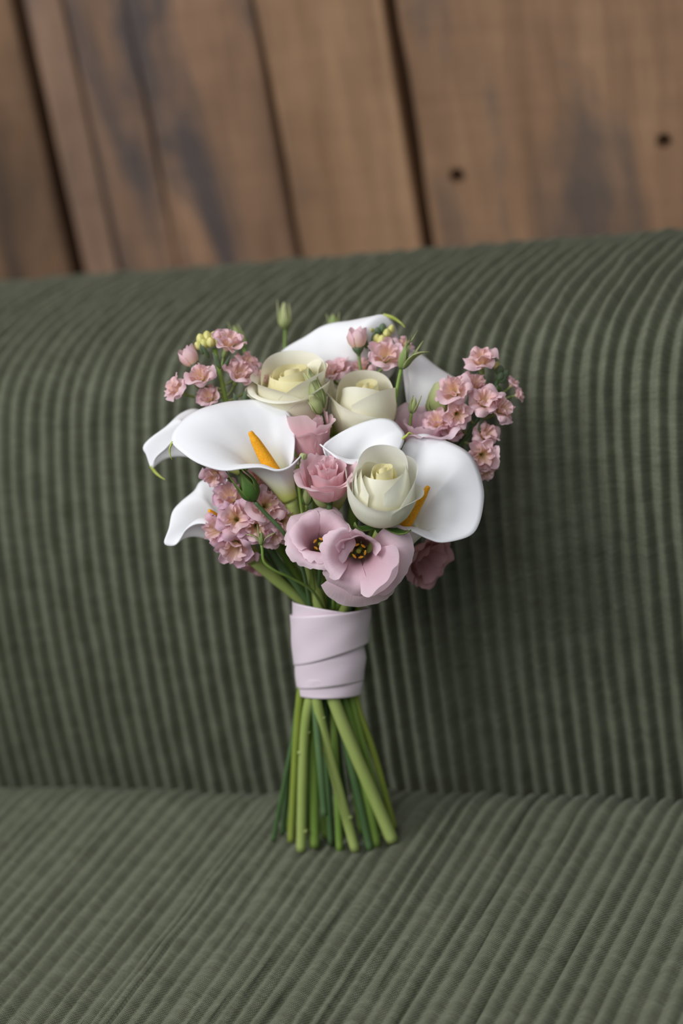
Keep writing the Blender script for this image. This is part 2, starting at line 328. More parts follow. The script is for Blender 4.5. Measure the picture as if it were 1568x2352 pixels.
# ------------------------------------------------------------------ sofa
PITCH = 0.0116
def wales(x0, x1, seed, jit, seam=None, per=12, ex=1.5):
    """column positions across the wales with the ridge height (0..1) at each"""
    r = np.random.default_rng(seed); xs = []; hs = []; amp = []; x = x0; wid = []
    todo = 2 if seam is not None else 0
    while x < x1:
        p = PITCH * (1 + jit * r.uniform(-1, 1)); a = 1 + jit * 2.0 * r.uniform(-1, 0.5); narrow = False
        if todo and x > seam: p, narrow, todo = PITCH * 0.46, True, todo - 1
        for k in range(per):
            s = k / per; c = abs(math.sin(math.pi * s))
            xs.append(x + s * p); hs.append(0.6 + 0.36 * c if narrow else a * c ** ex)
        x += p
    return np.array(xs), np.array(hs)
def corduroy(name, prof, x0, x1, amp, seed, jit, parent, nrow, seam=None, sag=None, shear=lambda y: 0.0, ex=1.5, slump=None):
    """sweep the wales along a (y, z) profile; ridges stand off along the profile's normal"""
    c = spline([(a, b) for a, b in prof], nrow)
    t = np.gradient(c, axis=0); t /= np.linalg.norm(t, axis=1)[:, None]
    nv = np.stack([t[:, 1], -t[:, 0]], 1)                          # left-hand normal, outwards
    if nv[nrow // 3] @ np.array([-1.0, 1.0]) < 0: nv = -nv
    s = np.concatenate([[0], np.cumsum(np.linalg.norm(np.diff(c, axis=0), axis=1))])
    xs, hs = wales(x0, x1, seed, jit, seam, ex=ex); nc = len(xs)
    V = np.empty((nrow, nc, 3)); UV = np.empty((nrow, nc, 2))
    wid = np.floor((xs - x0) / PITCH)
    for i in range(nrow):
        dx = 0.0007 * vnoise(s[i] * 22 + wid * 7.7, seed) + 0.0011 * vnoise(s[i] * 9 + xs * 6, seed + 3)
        am = amp * (1 + 0.16 * vnoise(s[i] * 45 + wid * 3.3, seed + 5))
        h = hs * am
        if sag is not None: h = h + sag(xs, c[i, 0], c[i, 1])
        V[i, :, 0] = xs + dx + shear(c[i, 0]); V[i, :, 1] = c[i, 0] + nv[i, 0] * h; V[i, :, 2] = c[i, 1] + nv[i, 1] * h
        if slump is not None: V[i, :, 2] -= slump(xs, c[i, 1])
        UV[i, :, 0] = xs; UV[i, :, 1] = s[i]
    return link(name, V.reshape(-1, 3), grid_faces(nrow, nc), M['cord'], parent=parent, uv=UV.reshape(-1, 2), origin=np.array(parent.location))
SOFA = np.array([0.0, 0.0, FLOOR_Z])
sofa = empty('sofa', SOFA, 'moss green wide-wale corduroy sofa under the bouquet, in front of the plank wall', 'sofa')
AMP = 0.0050
seam_x = on_seat(383, 2084)[0]
def sag(x, y, z): return 0.0016 * vnoise(x * 9 + 3, 21) * (1 + 0.5 * np.sin(y * 18 + 1.0))
seat_prof = [(0.10, -0.075), (0.094, -0.045), (0.082, -0.016), (0.062, -0.0062), (0.03, -0.0052), (0.0, -0.0052), (-0.08, -0.0052), (-0.2, -0.0055), (-0.34, -0.008), (-0.42, -0.02), (-0.455, -0.055), (-0.463, -0.10), (-0.455, -0.145), (-0.42, -0.165)]
corduroy('seat_cushion', seat_prof, -0.86, 0.86, AMP, 3, 0.15, sofa, 110, seam=seam_x - 0.13 * on_seat(383, 2084)[1], sag=sag, shear=lambda y: 0.13 * y, ex=1.15)
back_prof = [(0.108, -0.09), (0.104, -0.03), (0.105, 0.03), (0.110, 0.10), (0.121, 0.17), (0.136, 0.222), (0.148, 0.250), (0.160, 0.272), (0.179, 0.287), (0.207, 0.2955), (0.25, 0.2990), (0.30, 0.2970), (0.35, 0.2900), (0.39, 0.2785), (0.43, 0.257), (0.458, 0.215), (0.467, 0.15), (0.468, 0.0), (0.468, -0.2), (0.465, -0.30)]
corduroy('backrest', back_prof, -0.86, 0.86, 0.0080, 11, 0.035, sofa, 150, shear=lambda y: 0.14 * max(0.0, y - 0.15),
         slump=lambda x, z: 0.0058 * np.clip((0.24 - x) / 0.46, -0.3, 1.4) * min(1.0, max(0.0, (z - 0.05) / 0.2)))
M['sofa_base'] = plain_mat('sofa_base_cloth', srgb(62, 66, 50), srgb(84, 88, 70), scale=200, rough=0.95)
M['sofa_leg'] = plain_mat('sofa_leg_walnut', srgb(58, 40, 28), srgb(84, 60, 42), scale=40, stretch=(1, 1, 0.2))
v, f = box(-0.85, 0.85, -0.42, 0.45, -0.32, -0.15)
link('base', v, f, M['sofa_base'], parent=sofa, smooth=False, origin=SOFA)
for sx in (-0.85, 0.85):      # end panels that close the cushions
    for nm, pr, wy in (('seat_end_panel', seat_prof, -0.16), ('backrest_end_panel', back_prof, 0.46)):
        c = spline(pr, 40); V = [(sx, a, b) for a, b in c]; V += [(sx + (0.006 if sx > 0 else -0.006), a, b) for a, b in c]
        n = len(c); F = [tuple(range(n)), tuple(range(2 * n - 1, n - 1, -1))] + [(i, i + 1, n + i + 1, n + i) for i in range(n - 1)] + [(n - 1, 0, n, 2 * n - 1)]
        link(nm, V, F, M['sofa_base'], parent=sofa, smooth=False, origin=SOFA)
for sx in (-0.78, 0.78):
    for sy in (-0.36, 0.38):
        V, F, UV, _ = tube([(sx, sy, -0.31), (sx, sy, FLOOR_Z)], [0.022, 0.014], n=4, k=16, caps=(True, True))
        link('leg', V, F, M['sofa_leg'], parent=sofa, uv=UV, origin=SOFA)

# ------------------------------------------------------------------ flower building blocks
def frame(axis, twist=0.0):
    """local z = axis, local x = the side turned to the viewer (phi 0), phi +90 = right"""
    a = nrm(V3(*axis)); t = E_T - a * (E_T @ a)
    if np.linalg.norm(t) < 0.30: t = -E_U - a * (-E_U @ a)
    x = nrm(t); y = np.cross(a, x)
    Mx = np.stack([x, y, a], 1)
    if twist:
        c, s = math.cos(math.radians(twist)), math.sin(math.radians(twist)); Mx = Mx @ np.array([[c, -s, 0], [s, c, 0], [0, 0, 1]])
    return Mx
def cup_petal(phi, hw, prof, drop=0.25, pw=2.6, nb=17, nt=16, ruf=(0, 5, 0), base_w=0.35, notch=0.0, skew=0.0, jag=0.0, seed=0, edge_in=0.0, point=0.0, lvl=1.0, spiral=0.0, curl=0.0):
    """a petal as a patch round the local axis. prof: (radius, height) from base to edge"""
    pr = np.asarray(prof, float); T = np.linspace(0, 1, 60); sp = spline(pr, 60)
    tg = np.gradient(sp, axis=0); tg /= np.linalg.norm(tg, axis=1)[:, None] + 1e-9
    V = []; UV = []
    for i in range(nt):
        t = i / (nt - 1); wd = base_w + (1 - base_w) * math.sin(min(1, t * 1.25) * math.pi / 2)
        for j in range(nb):
            x = -1 + 2 * j / (nb - 1)
            tt = t * lvl * (1 - drop * abs(x) ** pw - notch * math.exp(-(x / 0.18) ** 2) + skew * x + point * math.exp(-(x / 0.22) ** 2))
            tt += jag * t ** 6 * float(vnoise(x * 9 + seed, seed + 3))
            tt = min(max(tt, 0), 1.12)
            k = min(tt, 1.0)
            r = np.interp(k, T, sp[:, 0]); z = np.interp(k, T, sp[:, 1]); tr = np.interp(k, T, tg[:, 0]); tz = np.interp(k, T, tg[:, 1])
            if tt > 1: r += tr * (tt - 1) * 60; z += tz * (tt - 1) * 60
            am = ruf[0] * t ** 2.5 * (math.sin(ruf[1] * x + ruf[2]) + 0.6 * float(vnoise(x * ruf[1] * 0.8 + 5 * t, seed + 11)))
            r += -tz * -am; z += -tr * am
            if curl and t > 0.84: q = ((t - 0.84) / 0.16) ** 2; r += curl * q; z -= 0.35 * curl * q
            r += spiral * x * math.sqrt(t) - edge_in * x * x * t
            a = math.radians(phi + hw * x * wd)
            V.append((r * math.cos(a), r * math.sin(a), z)); UV.append((0.5 + 0.5 * x, t))
    return np.array(V), grid_faces(nt, nb), np.array(UV)
def put(name, shape, Mx, at, mat, root, thick=0.0005, size=1.0, parent=None):
    V, F, UV = shape
    W = (V * size * S) @ Mx.T + at
    return link(name, W, F, mat, parent=parent or root, uv=UV, origin=np.array(root.location), thick=thick)
def add_tube(name, pts, radii, mat, root, n=48, k=12, cut=False, parent=None):
    V, F, UV, nc = tube(pts, radii, n, k, (True, True))
    fm = [0] * (len(F) - nc) + [0, 1 if cut else 0]
    return link(name, V, F, mat, parent=parent or root, uv=UV, origin=np.array(root.location), mats=[mat, M['cut']] if cut else [mat], fmat=fm)
def lathe(prof, k=16):
    sp = spline(prof, 18); V = []; UV = []
    for i, (r, z) in enumerate(sp):
        for j in range(k + 1):
            a = 2 * math.pi * j / k; V.append((max(r, 0.02) * math.cos(a), max(r, 0.02) * math.sin(a), z)); UV.append((j / k, i / 17))
    return np.array(V), grid_faces(18, k + 1), np.array(UV)

# the stems below the ribbon: x at the ribbon's lower edge, depth offset there, foot pixel, radius (px), material, via point
AXW = lambda y: -(y - 1060) * 0.368
STEMS = {
 'a': (690, 12, (627, 1931), 6.0, 'stem_dark', None), 'b': (687, -8, (648, 1917), 6.5, 'stem_dark', None),
 'c': (688, 26, (668, 1932), 9.5, 'stem_yellow', None), 'd': (711, 44, (691, 1953), 12.0, 'stem_light', (697, 1730, -10)),
 'e': (722, 0, (722, 1944), 13.0, 'stem_mid', None), 'f': (722, 52, None, 8.5, 'stem_dark', None),
 'g': (764, 0, (780, 1953), 9.0, 'stem_mid', None), 'h': (727, 62, (816, 1953), 12.0, 'stem_light', (754, 1727, 0)),
 'i': (772, 20, (850, 1952), 9.5, 'stem_dark', None), 'j': (792, 2, (863, 1942), 13.0, 'stem_mid', None),
 'k': (765, 58, (901, 1931), 15.5, 'stem_light', None), 'l': (817, 8, (905, 1902), 8.5, 'stem_yellow', (858, 1729, 0)),
 'm': (802, -28, (884, 1922), 9.0, 'stem_light', None), 'n': (742, -28, (748, 1922), 11.0, 'stem_mid', None),
 'o': (704, -30, (664, 1906), 8.0, 'stem_mid', None), 'p': (760, -46, (800, 1918), 10.0, 'stem_dark', None),
 'q': (780, -42, (832, 1912), 9.0, 'stem_mid', None), 'r': (722, -42, (700, 1908), 9.0, 'stem_dark', None),
 's': (808, 18, (890, 1912), 8.0, 'stem_mid', None), 't': (746, 10, (760, 1940), 8.0, 'stem_dark', None)}
def foot(key):
    s = STEMS[key]
    return P(745, 1873, -205) if s[2] is None else on_seat(*s[2], z=0.0012)
def stem(key, start, xt, dwt, root, r0=None, guides=(), nodes=(), bias=0.0):
    """one continuous stem: bloom, binding point under the ribbon, cut end on the seat"""
    x1, dw, fp, r, mat, via = STEMS[key]; dw = dw * 0.8 - 6
    pts = [start] + [P(*g) for g in guides] + [P(xt, 1400, -125 + dwt), P((xt + x1) / 2, 1500, -163 + (dw + dwt) / 2), P(x1, 1605, -200 + dw)]
    if via:
        b = foot(key); q = P(via[0], via[1], 0); c = P(x1, 1605, -200 + dw); tt = (via[1] - 1605) / (fp[1] - 1605)
        dep = (1 - tt) * np.linalg.norm(c - CAM) + tt * np.linalg.norm(b - CAM)
        pts.append(CAM + nrm(q - CAM) * dep)
    pts.append(foot(key))
    rad = [(r0 or r * 0.85) * S, r * 0.9 * S, r * S, r * S, r * 1.02 * S]
    o = add_tube('stem', pts, rad, M[mat], root, n=64, cut=True)
    for (px, py, rr) in nodes:          # leaf scars
        c = spline(pts, 200); pj = [(784 + FPX * q[0] / q[2], 1176 + FPX * q[1] / q[2]) for q in ((c - CAM) @ ROT)]
        k = int(np.argmin([abs(b - py) + 0.3 * abs(a - px) for a, b in pj])); d = nrm(P(px, py) - P(*pj[k]))
        tn = nrm(c[min(k + 1, 199)] - c[k - 1]); sp = lathe([(0, -0.8), (0.75, -0.5), (1.0, 0), (0.75, 0.5), (0, 0.8)], 12)
        at = c[k] + (E_T * 0.45 + d * 0.75) * r * S * 0.95
        x = nrm(np.cross(tn, [0.3, 0.2, 0.9])); Mx = np.stack([x, np.cross(tn, x), tn], 1)
        put('node', (sp[0] * rr, sp[1], sp[2]), Mx, at, M['node'], root, thick=None, parent=o)
    return o
def flower_root(name, key, label, cat, group):
    return empty(name, foot(key) if key else (0, 0, 0), label, cat, {'calla_lily': 'calla lilies', 'rose': 'cream roses', 'lisianthus': 'pink lisianthus blooms', 'stock_sprig': 'stock sprigs'}[name] + ' ' + group)
BQ = 'tied into the bridal bouquet'

# ------------------------------------------------------------------ calla lilies
def calla(label, lip, base, base_r, key, xt, dwt, spadix=None, tail=None, tail_r=3.2, k1=0.42, k2=0.34, flare=0.85, aim=None, guides=(), r0=None, nodes=()):
    root = flower_root('calla_lily', key, label, 'calla lily', BQ)
    n, nt = 84, 30
    L4 = np.array([list(P(*q[:3])) + [q[3] if len(q) > 3 else flare] for q in lip])
    sm = spline(L4, n); lipc = sm[:, :3]; fl = sm[:, 3]
    b = P(*base); ctr = P(*aim) if aim else lipc.mean(0); a = nrm(ctr - b)
    V = []; UV = []
    ts = np.linspace(0, 1, nt)
    for i in range(n):
        d = lipc[i] - b; pn = nrm(d - a * (d @ a)); Ld = np.linalg.norm(d); s = i / (n - 1)
        B0 = b + pn * base_r * S * (0.9 + 0.25 * s); B1 = B0 + (a * 0.95 + pn * 0.22) * Ld * k1
        out = nrm(pn * fl[i] + a * (1 - fl[i])); B2 = lipc[i] - out * Ld * k2
        for t in ts:
            q = (1 - t) ** 3 * B0 + 3 * t * (1 - t) ** 2 * B1 + 3 * t * t * (1 - t) * B2 + t ** 3 * lipc[i]
            V.append(q); UV.append((s, t))
    o = link('spathe', V, grid_faces(n, nt), M['calla'], parent=root, uv=UV, origin=np.array(root.location), thick=0.0009)
    if tail: add_tube('tip_tail', [P(*q) for q in tail], [tail_r * S, tail_r * 0.8 * S, tail_r * 0.25 * S], M['tail'], root, n=24, k=8, parent=o)
    if spadix:
        p0, p1, r = spadix; p0, p1 = P(*p0), P(*p1); d = p1 - p0
        add_tube('spadix', [p0, p0 + d * 0.5, p0 + d * 0.9, p0 + d * 0.985, p1], [r * S, r * 0.92 * S, r * 0.80 * S, r * 0.62 * S, r * 0.3 * S], M['spadix'], root, n=30, k=14)
    if key: stem(key, b + a * 4 * S, xt, dwt, root, r0=r0 or base_r * 0.95, guides=guides, nodes=nodes)
    return root
# 1 large lily on the left, open to the upper left, front lip rolled
calla('large white calla lily facing left with long yellow spadix, over the pink ruffled blooms',
      [(674, 1056, 110, .6), (677, 1000, 92, .7), (664, 950, 70), (622, 921, 45), (545, 921, 40), (490, 931, 55), (438, 951, 85), (402, 987, 115), (395, 1016, 135, 1.0),
       (422, 1043, 160, 1.1), (459, 1066, 178, 1.25), (511, 1081, 190, 1.35), (560, 1076, 195, 1.45), (600, 1074, 196, 1.5), (637, 1082, 196, 1.4), (667, 1072, 180, 1.1), (693, 1045, 150, .7)],
      (667, 1148, 95), 17, 'k', 735, 30, spadix=((628, 1085, 125), (574, 992, 150), 17), tail=[(396, 1014, 135), (390, 1030, 135), (391, 1046, 133), (395, 1056, 130)], tail_r=2.6, aim=(610, 1030, 115))
# 2 lily hanging out at the far left, behind the first
calla('slim white calla lily drooping at far left edge of the bouquet with curled green tip',
      [(470, 1010, -60), (480, 960, -90), (450, 940, -90), (416, 950, -80), (380, 982, -60), (331, 1023, -40, 1.0), (336, 1046, -34, 1.0), (348, 1078, -30, 1.0), (353, 1056, -20, 1.0), (376, 1034, -20, 1.0), (402, 1010, -15), (440, 1018, -10), (470, 1020, -20)],
      (560, 1080, -70), 15, 'j', 720, -40, tail=[(347, 1070, -30), (356, 1084, -30), (368, 1095, -28), (379, 1102, -26)], tail_r=4.5, aim=(440, 985, -50))
# 3 lower left, pointed drooping lip
calla('white calla lily at lower left with pointed drooping lip, beside the mauve stock',
      [(545, 1180, 10), (560, 1130, -30), (520, 1096, -50), (465, 1104, -50), (446, 1128, -40), (416, 1153, -25), (396, 1177, -10), (388, 1213, 5, 1.0), (377, 1248, 15, 1.1), (400, 1253, 20, 1.1), (414, 1236, 25, 1.2), (424, 1220, 30, 1.3), (444, 1206, 36, 1.4), (467, 1203, 42, 1.4), (490, 1210, 45, 1.3), (520, 1215, 40), (545, 1200, 30)],
      (584, 1284, -60), 17, 'm', 706, -10, spadix=((515, 1208, 0), (480, 1172, 40), 12), aim=(490, 1170, -15), r0=18, guides=[(628, 1325, -90)])
# 4 centre, cupped
calla('cupped white calla lily in the middle, above the pink ruffled lisianthus and front rose',
      [(745, 1040, 110, .5), (746, 1018, 98, .6), (801, 984, 82), (862, 963, 76), (899, 966, 80), (921, 986, 92), (929, 1003, 106, 1.0), (917, 1034, 128, 1.0), (880, 1052, 146, 1.1), (841, 1066, 160, 1.3), (808, 1067, 164, 1.4), (780, 1058, 160, 1.3), (752, 1036, 144, 1.0), (734, 1020, 130, .7)],
      (762, 1165, 30), 15, 'c', 745, 0, tail=[(924, 1008, 112), (934, 1000, 116), (940, 994, 118), (949, 998, 118)], tail_r=3.4, aim=(820, 1020, 150))
# 5 right, wide open
calla('wide open white calla lily on the right with yellow spadix behind the front rose',
      [(913, 1216, 110, .5), (900, 1150, 88, .6), (906, 1080, 68, .7), (922, 1034, 62), (940, 1008, 58), (973, 997, 60), (1015, 1010, 72), (1055, 1027, 88), (1080, 1046, 100), (1096, 1074, 114), (1107, 1108, 128), (1111, 1145, 140), (1101, 1200, 158, .95), (1078, 1231, 164, 1.0), (1019, 1246, 172, 1.15), (984, 1238, 174, 1.25), (946, 1220, 166, 1.1), (916, 1208, 146, .7)],
      (902, 1268, 50), 17, 'e', 765, 10, spadix=((928, 1208, 118), (984, 1117, 138), 14.5), aim=(975, 1160, 120), k1=0.30, k2=0.46)
# 6 top, seen from its inside
calla('tall white calla lily at the top of the bouquet, its tip folded to the right',
      [(760, 900, -129, .5), (690, 890, -134, .6), (632, 872, -139), (602, 862, -144, .9), (648, 806, -154), (702, 773, -146, .9), (735, 752, -126, .95), (766, 742, -112, 1.0), (804, 737, -100, 1.1), (850, 728, -86, 1.2), (884, 724, -80, 1.2), (906, 748, -90, 1.0), (918, 800, -116), (900, 860, -134), (850, 900, -124, .7), (780, 905, -122, .5)],
      (765, 1010, -155), 15, 'n', 755, -30, tail=[(880, 724, -81), (900, 729, -80), (918, 740, -80), (930, 752, -80)], tail_r=5.0, aim=(770, 850, -50), k2=0.28)
# 7 right back
calla('white calla lily at the back right between the two blush stock sprigs',
      [(935, 960, -60, .5), (932, 910, -80, .6), (925, 850, -100), (914, 792, -112, 1.0), (960, 810, -112, 1.1), (1006, 845, -106, 1.1), (1062, 881, -96, 1.1), (1074, 910, -80), (1050, 950, -60), (1000, 985, -45, .7), (955, 985, -48, .5)],
      (925, 1080, -85), 15, 'o', 790, -40, tail=[(918, 796, -110), (912, 788, -108), (904, 782, -106), (896, 781, -104)], tail_r=4.5, aim=(975, 920, -20))

# ------------------------------------------------------------------ roses
def rose(label, at, axis, size, key, xt, dwt, petals, heart, main, sepals=(), nodes=(), guides=()):
    root = flower_root('rose', key, label, 'rose', BQ)
    A = P(*at); Mx = frame(axis)
    for i, p in enumerate(petals):
        p = dict(p); mat = M[p.pop('mat', main or 'rose')]
        put('petal', cup_petal(seed=i + 1, nb=29, nt=24, **{'curl': 5.0, **p}), Mx, A, mat, root, size=size, thick=None)
    for i in range(heart[0]):            # tight spiral heart
        ph = heart[1] + i * 137; r = heart[2] * (0.30 + 0.70 * i / max(heart[0] - 1, 1)); z = heart[3] * (1.0 - 0.05 * (i % 3)); 
        put('petal', cup_petal(ph, 108, [(4, 10), (r * 1.15, z * 0.55), (r * 1.02, z * 0.85), (r * 0.92, z)], drop=0.10, pw=3, edge_in=-2.0 - r * 0.10, seed=20 + i, base_w=0.7), Mx, A, M['rose_heart'], root, size=size, thick=None)
    hip = put('hip', lathe([(6, -26), (9, -18), (14, -10), (16, -2), (10, 6)]), Mx, A, M['sepal'], root, size=size, thick=None)
    for ph, prof in sepals:
        put('sepal', cup_petal(ph, 20, prof, drop=0.9, pw=1.2, nb=9, nt=12, base_w=0.8), Mx, A, M['sepal'], root, size=size, thick=0.0008)
    stem(key, A + Mx @ np.array([0, 0, -22 * size * S]), xt, dwt, root, guides=guides, nodes=nodes)
    return root
rose('cream white rose at the front with yellow heart, beside the open calla lily',
     (872, 1203, 165), (0.05, 0.85, 0.53), 0.95, 'd', 790, 25,
     [dict(phi=176, hw=132, spiral=3, prof=[(6, 0), (52, 38), (66, 95), (57, 150), (47, 186)], drop=0.34, pw=3.4, base_w=0.6),
      dict(phi=112, hw=80, prof=[(6, 0), (60, 36), (76, 85), (76, 125), (74, 160)], drop=0.34, pw=2.6, base_w=0.5),
      dict(phi=-118, hw=62, prof=[(6, 0), (56, 36), (70, 85), (68, 120), (64, 138)], drop=0.34, pw=2.6, base_w=0.5),
      dict(phi=-6, hw=112, curl=1.5, prof=[(6, 0), (50, 36), (63, 78), (53, 112), (35, 142)], drop=0.10, pw=2.4, base_w=0.7, skew=0.05, spiral=4, mat='rose_warm'),
      dict(phi=88, hw=84, curl=3, prof=[(6, 0), (52, 36), (67, 85), (60, 125), (48, 158)], drop=0.22, pw=2.2, base_w=0.7, spiral=5),
      dict(phi=-105, hw=78, curl=3, prof=[(6, 0), (52, 36), (66, 85), (58, 120), (46, 152)], drop=0.22, pw=2.2, base_w=0.7, spiral=5, mat='rose_warm'),
      dict(phi=-12, hw=80, prof=[(8, -4), (56, 24), (76, 60), (81, 88), (82, 112), (84, 152)], drop=-0.30, pw=2.6, base_w=0.66, ruf=(2.2, 5, 1.0), lvl=0.70, skew=-0.13),
      dict(phi=-100, hw=50, prof=[(8, -4), (54, 26), (70, 62), (74, 90), (76, 112)], drop=0.3, pw=2.0, base_w=0.6),
      dict(phi=72, hw=54, prof=[(8, -4), (58, 26), (77, 62), (82, 88), (92, 102)], drop=0.16, pw=2.4, base_w=0.55, ruf=(3, 4, 0.5))],
     (5, 20, 27, 158), None, sepals=[(-48, [(14, 0), (48, 4), (72, 14), (80, 34)]), (52, [(14, 0), (50, 2), (76, 8), (92, 24)]), (170, [(14, 0), (48, 4), (70, 14), (80, 30)])],
     nodes=[(689, 1728, 7), (697, 1907, 7.5), (716, 1680, 5)])
rose('cream rose with high swirled bud, above the cupped calla lily in the middle',
     (834, 1028, -35), (0.03, 0.93, 0.36), 1.0, 'e', 775, -5,
     [dict(phi=180, hw=112, prof=[(6, 0), (54, 40), (66, 95), (60, 140), (50, 172)], drop=0.30, pw=3, base_w=0.5),
      dict(phi=0, hw=95, prof=[(6, 0), (50, 40), (58, 92), (50, 134), (36, 160)], drop=0.18, pw=2.2, base_w=0.5, skew=-0.05),
      dict(phi=60, hw=84, prof=[(6, 0), (58, 40), (74, 92), (70, 132), (60, 162)], drop=0.26, pw=2.2, base_w=0.5, lvl=0.98, skew=-0.08),
      dict(phi=-96, hw=52, prof=[(6, 0), (58, 40), (76, 92), (78, 124), (92, 146)], drop=0.34, pw=1.8, base_w=0.5),
      dict(phi=-34, hw=82, prof=[(6, 0), (60, 38), (78, 88), (78, 120), (78, 158)], drop=-0.02, pw=2.0, base_w=0.5, skew=-0.20, lvl=0.80, ruf=(1, 5, 0))],
     (4, 60, 30, 160), 'rose_warm')
rose('pale cream rose at upper left behind the large left-facing calla lily',
     (680, 1000, -50), (-0.05, 0.90, 0.42), 1.05, 'h', 722, 20,
     [dict(phi=170, hw=115, prof=[(6, 0), (56, 40), (70, 95), (66, 145), (66, 175)], drop=0.24, pw=3, base_w=0.5, ruf=(2, 6, 0)),
      dict(phi=70, hw=95, prof=[(6, 0), (58, 40), (72, 95), (70, 138), (72, 166)], drop=0.25, pw=2.4, base_w=0.5, ruf=(2, 5, 1)),
      dict(phi=-70, hw=95, prof=[(6, 0), (60, 40), (76, 95), (76, 130), (86, 150)], drop=0.28, pw=2.4, base_w=0.5, ruf=(2, 5, 2)),
      dict(phi=100, hw=70, prof=[(6, 0), (50, 40), (58, 95), (56, 138), (58, 168)], drop=0.3, pw=2.4, base_w=0.5, ruf=(2, 5, 1)),
      dict(phi=-25, hw=85, prof=[(6, 0), (64, 36), (82, 84), (83, 110), (90, 122), (97, 119)], drop=0.10, pw=2.2, base_w=0.5, ruf=(2, 5, 2), skew=-0.04),
      dict(phi=60, hw=70, prof=[(6, 0), (62, 36), (79, 84), (80, 118), (84, 142)], drop=0.28, pw=2.0, base_w=0.5, ruf=(2, 5, 3)),
      dict(phi=-100, hw=60, prof=[(6, 0), (64, 36), (84, 80), (88, 104), (102, 112)], drop=0.3, pw=2.0, base_w=0.5)],
     (6, 10, 50, 162), 'rose_warm', nodes=[(751, 1727, 7), (806, 1877, 7.5), (752, 1648, 5)])

# ------------------------------------------------------------------ lisianthus
def lisianthus(label, at, axis, petals, key, xt, dwt, size=1.0, twist=0.0, mat='lisi', stamens=0, calyx=True, guides=(), nodes=()):
    root = flower_root('lisianthus', key, label, 'lisianthus', BQ)
    A = P(*at); Mx = frame(axis, twist)
    for i, p in enumerate(petals):
        p = dict(p); mm = M[p.pop('mat', mat)]
        put('petal', cup_petal(seed=i + 1, nb=27, nt=18, **p), Mx, A, mm, root, size=size, thick=None)
    if stamens:
        put('pistil', lathe([(1, 4), (6, 12), (7, 22), (3, 34), (3, 42), (6, 46), (5, 50), (0, 51)], 12), Mx, A, M['pistil'], root, size=size, thick=None)
        for k in range(stamens):
            a = 2 * math.pi * k / stamens + 0.3; tip = np.array([15 * math.cos(a), 15 * math.sin(a), 46 + 4 * (k % 2)])
            pts = [A + Mx @ (q * size * S) for q in (np.array([3 * math.cos(a), 3 * math.sin(a), 8]), np.array([10 * math.cos(a), 10 * math.sin(a), 26]), tip)]
            st = add_tube('stamen', pts, [0.9 * S, 0.9 * S, 0.8 * S], M['pistil'], root, n=8, k=6)
            d = Mx @ np.array([-math.sin(a), math.cos(a), 0.4]); e = A + Mx @ (tip * size * S)
            add_tube('anther', [e - d * 6 * S, e, e + d * 6 * S], [1.5 * S, 3.2 * S, 1.5 * S], M['stamen'], root, n=8, k=8, parent=st)
    if calyx:
        cx = put('calyx', lathe([(5, -16), (8, -10), (10, -2), (9, 6), (6, 10)]), Mx, A, M['sepal'], root, size=size, thick=None)
    if key: stem(key, A + Mx @ np.array([0, 0, -14 * size * S]), xt, dwt, root, guides=guides, nodes=nodes)
    return root
def ring(n, ph0, hw, prof, **kw):
    out = []
    for i in range(n):
        q = dict(phi=ph0 + i * 360.0 / n, hw=hw, prof=prof, **kw); r = q.get('ruf', (3, 5, 0)); q['ruf'] = (r[0], r[1] + 0.7 * (i % 3), r[2] + i * 1.9); out.append(q)
    return out
# rosette in the centre
lisianthus('pink ruffled lisianthus rosette below the cupped calla lily, left of the front rose',
     (755, 1146, 122), (-0.04, 0.76, 0.65),
     ring(2, 90, 100, [(3, 0), (9, 50), (8, 88), (11, 108)], drop=0.10, ruf=(3, 6, 0), jag=0.04) +
     ring(3, 50, 76, [(4, 0), (20, 42), (20, 82), (24, 104)], drop=0.12, ruf=(4, 6, 1), jag=0.04) +
     ring(3, 95, 72, [(5, 0), (32, 36), (34, 72), (40, 94)], drop=0.12, ruf=(4, 5, 2), jag=0.03) +
     [dict(phi=18, hw=66, prof=[(6, -2), (40, 26), (48, 56), (52, 76), (62, 84)], drop=0.12, ruf=(3, 6, 0), jag=0.04, skew=0.06),
      dict(phi=-50, hw=62, prof=[(6, -2), (42, 26), (54, 54), (62, 74), (76, 78)], drop=0.12, ruf=(3, 7, 2), jag=0.04, skew=-0.06),
      dict(phi=75, hw=56, prof=[(6, -2), (40, 28), (52, 60), (60, 80), (74, 84)], drop=0.14, ruf=(3, 7, 1), jag=0.04),
      dict(phi=-118, hw=52, prof=[(6, -2), (42, 28), (52, 62), (58, 84), (64, 92)], drop=0.14, ruf=(4, 6, 2), jag=0.04),
      dict(phi=170, hw=70, prof=[(6, -2), (40, 30), (46, 66), (48, 88)], drop=0.14, ruf=(4, 6, 3), jag=0.04)],
     'i', 760, 5, mat='lisi_deep')
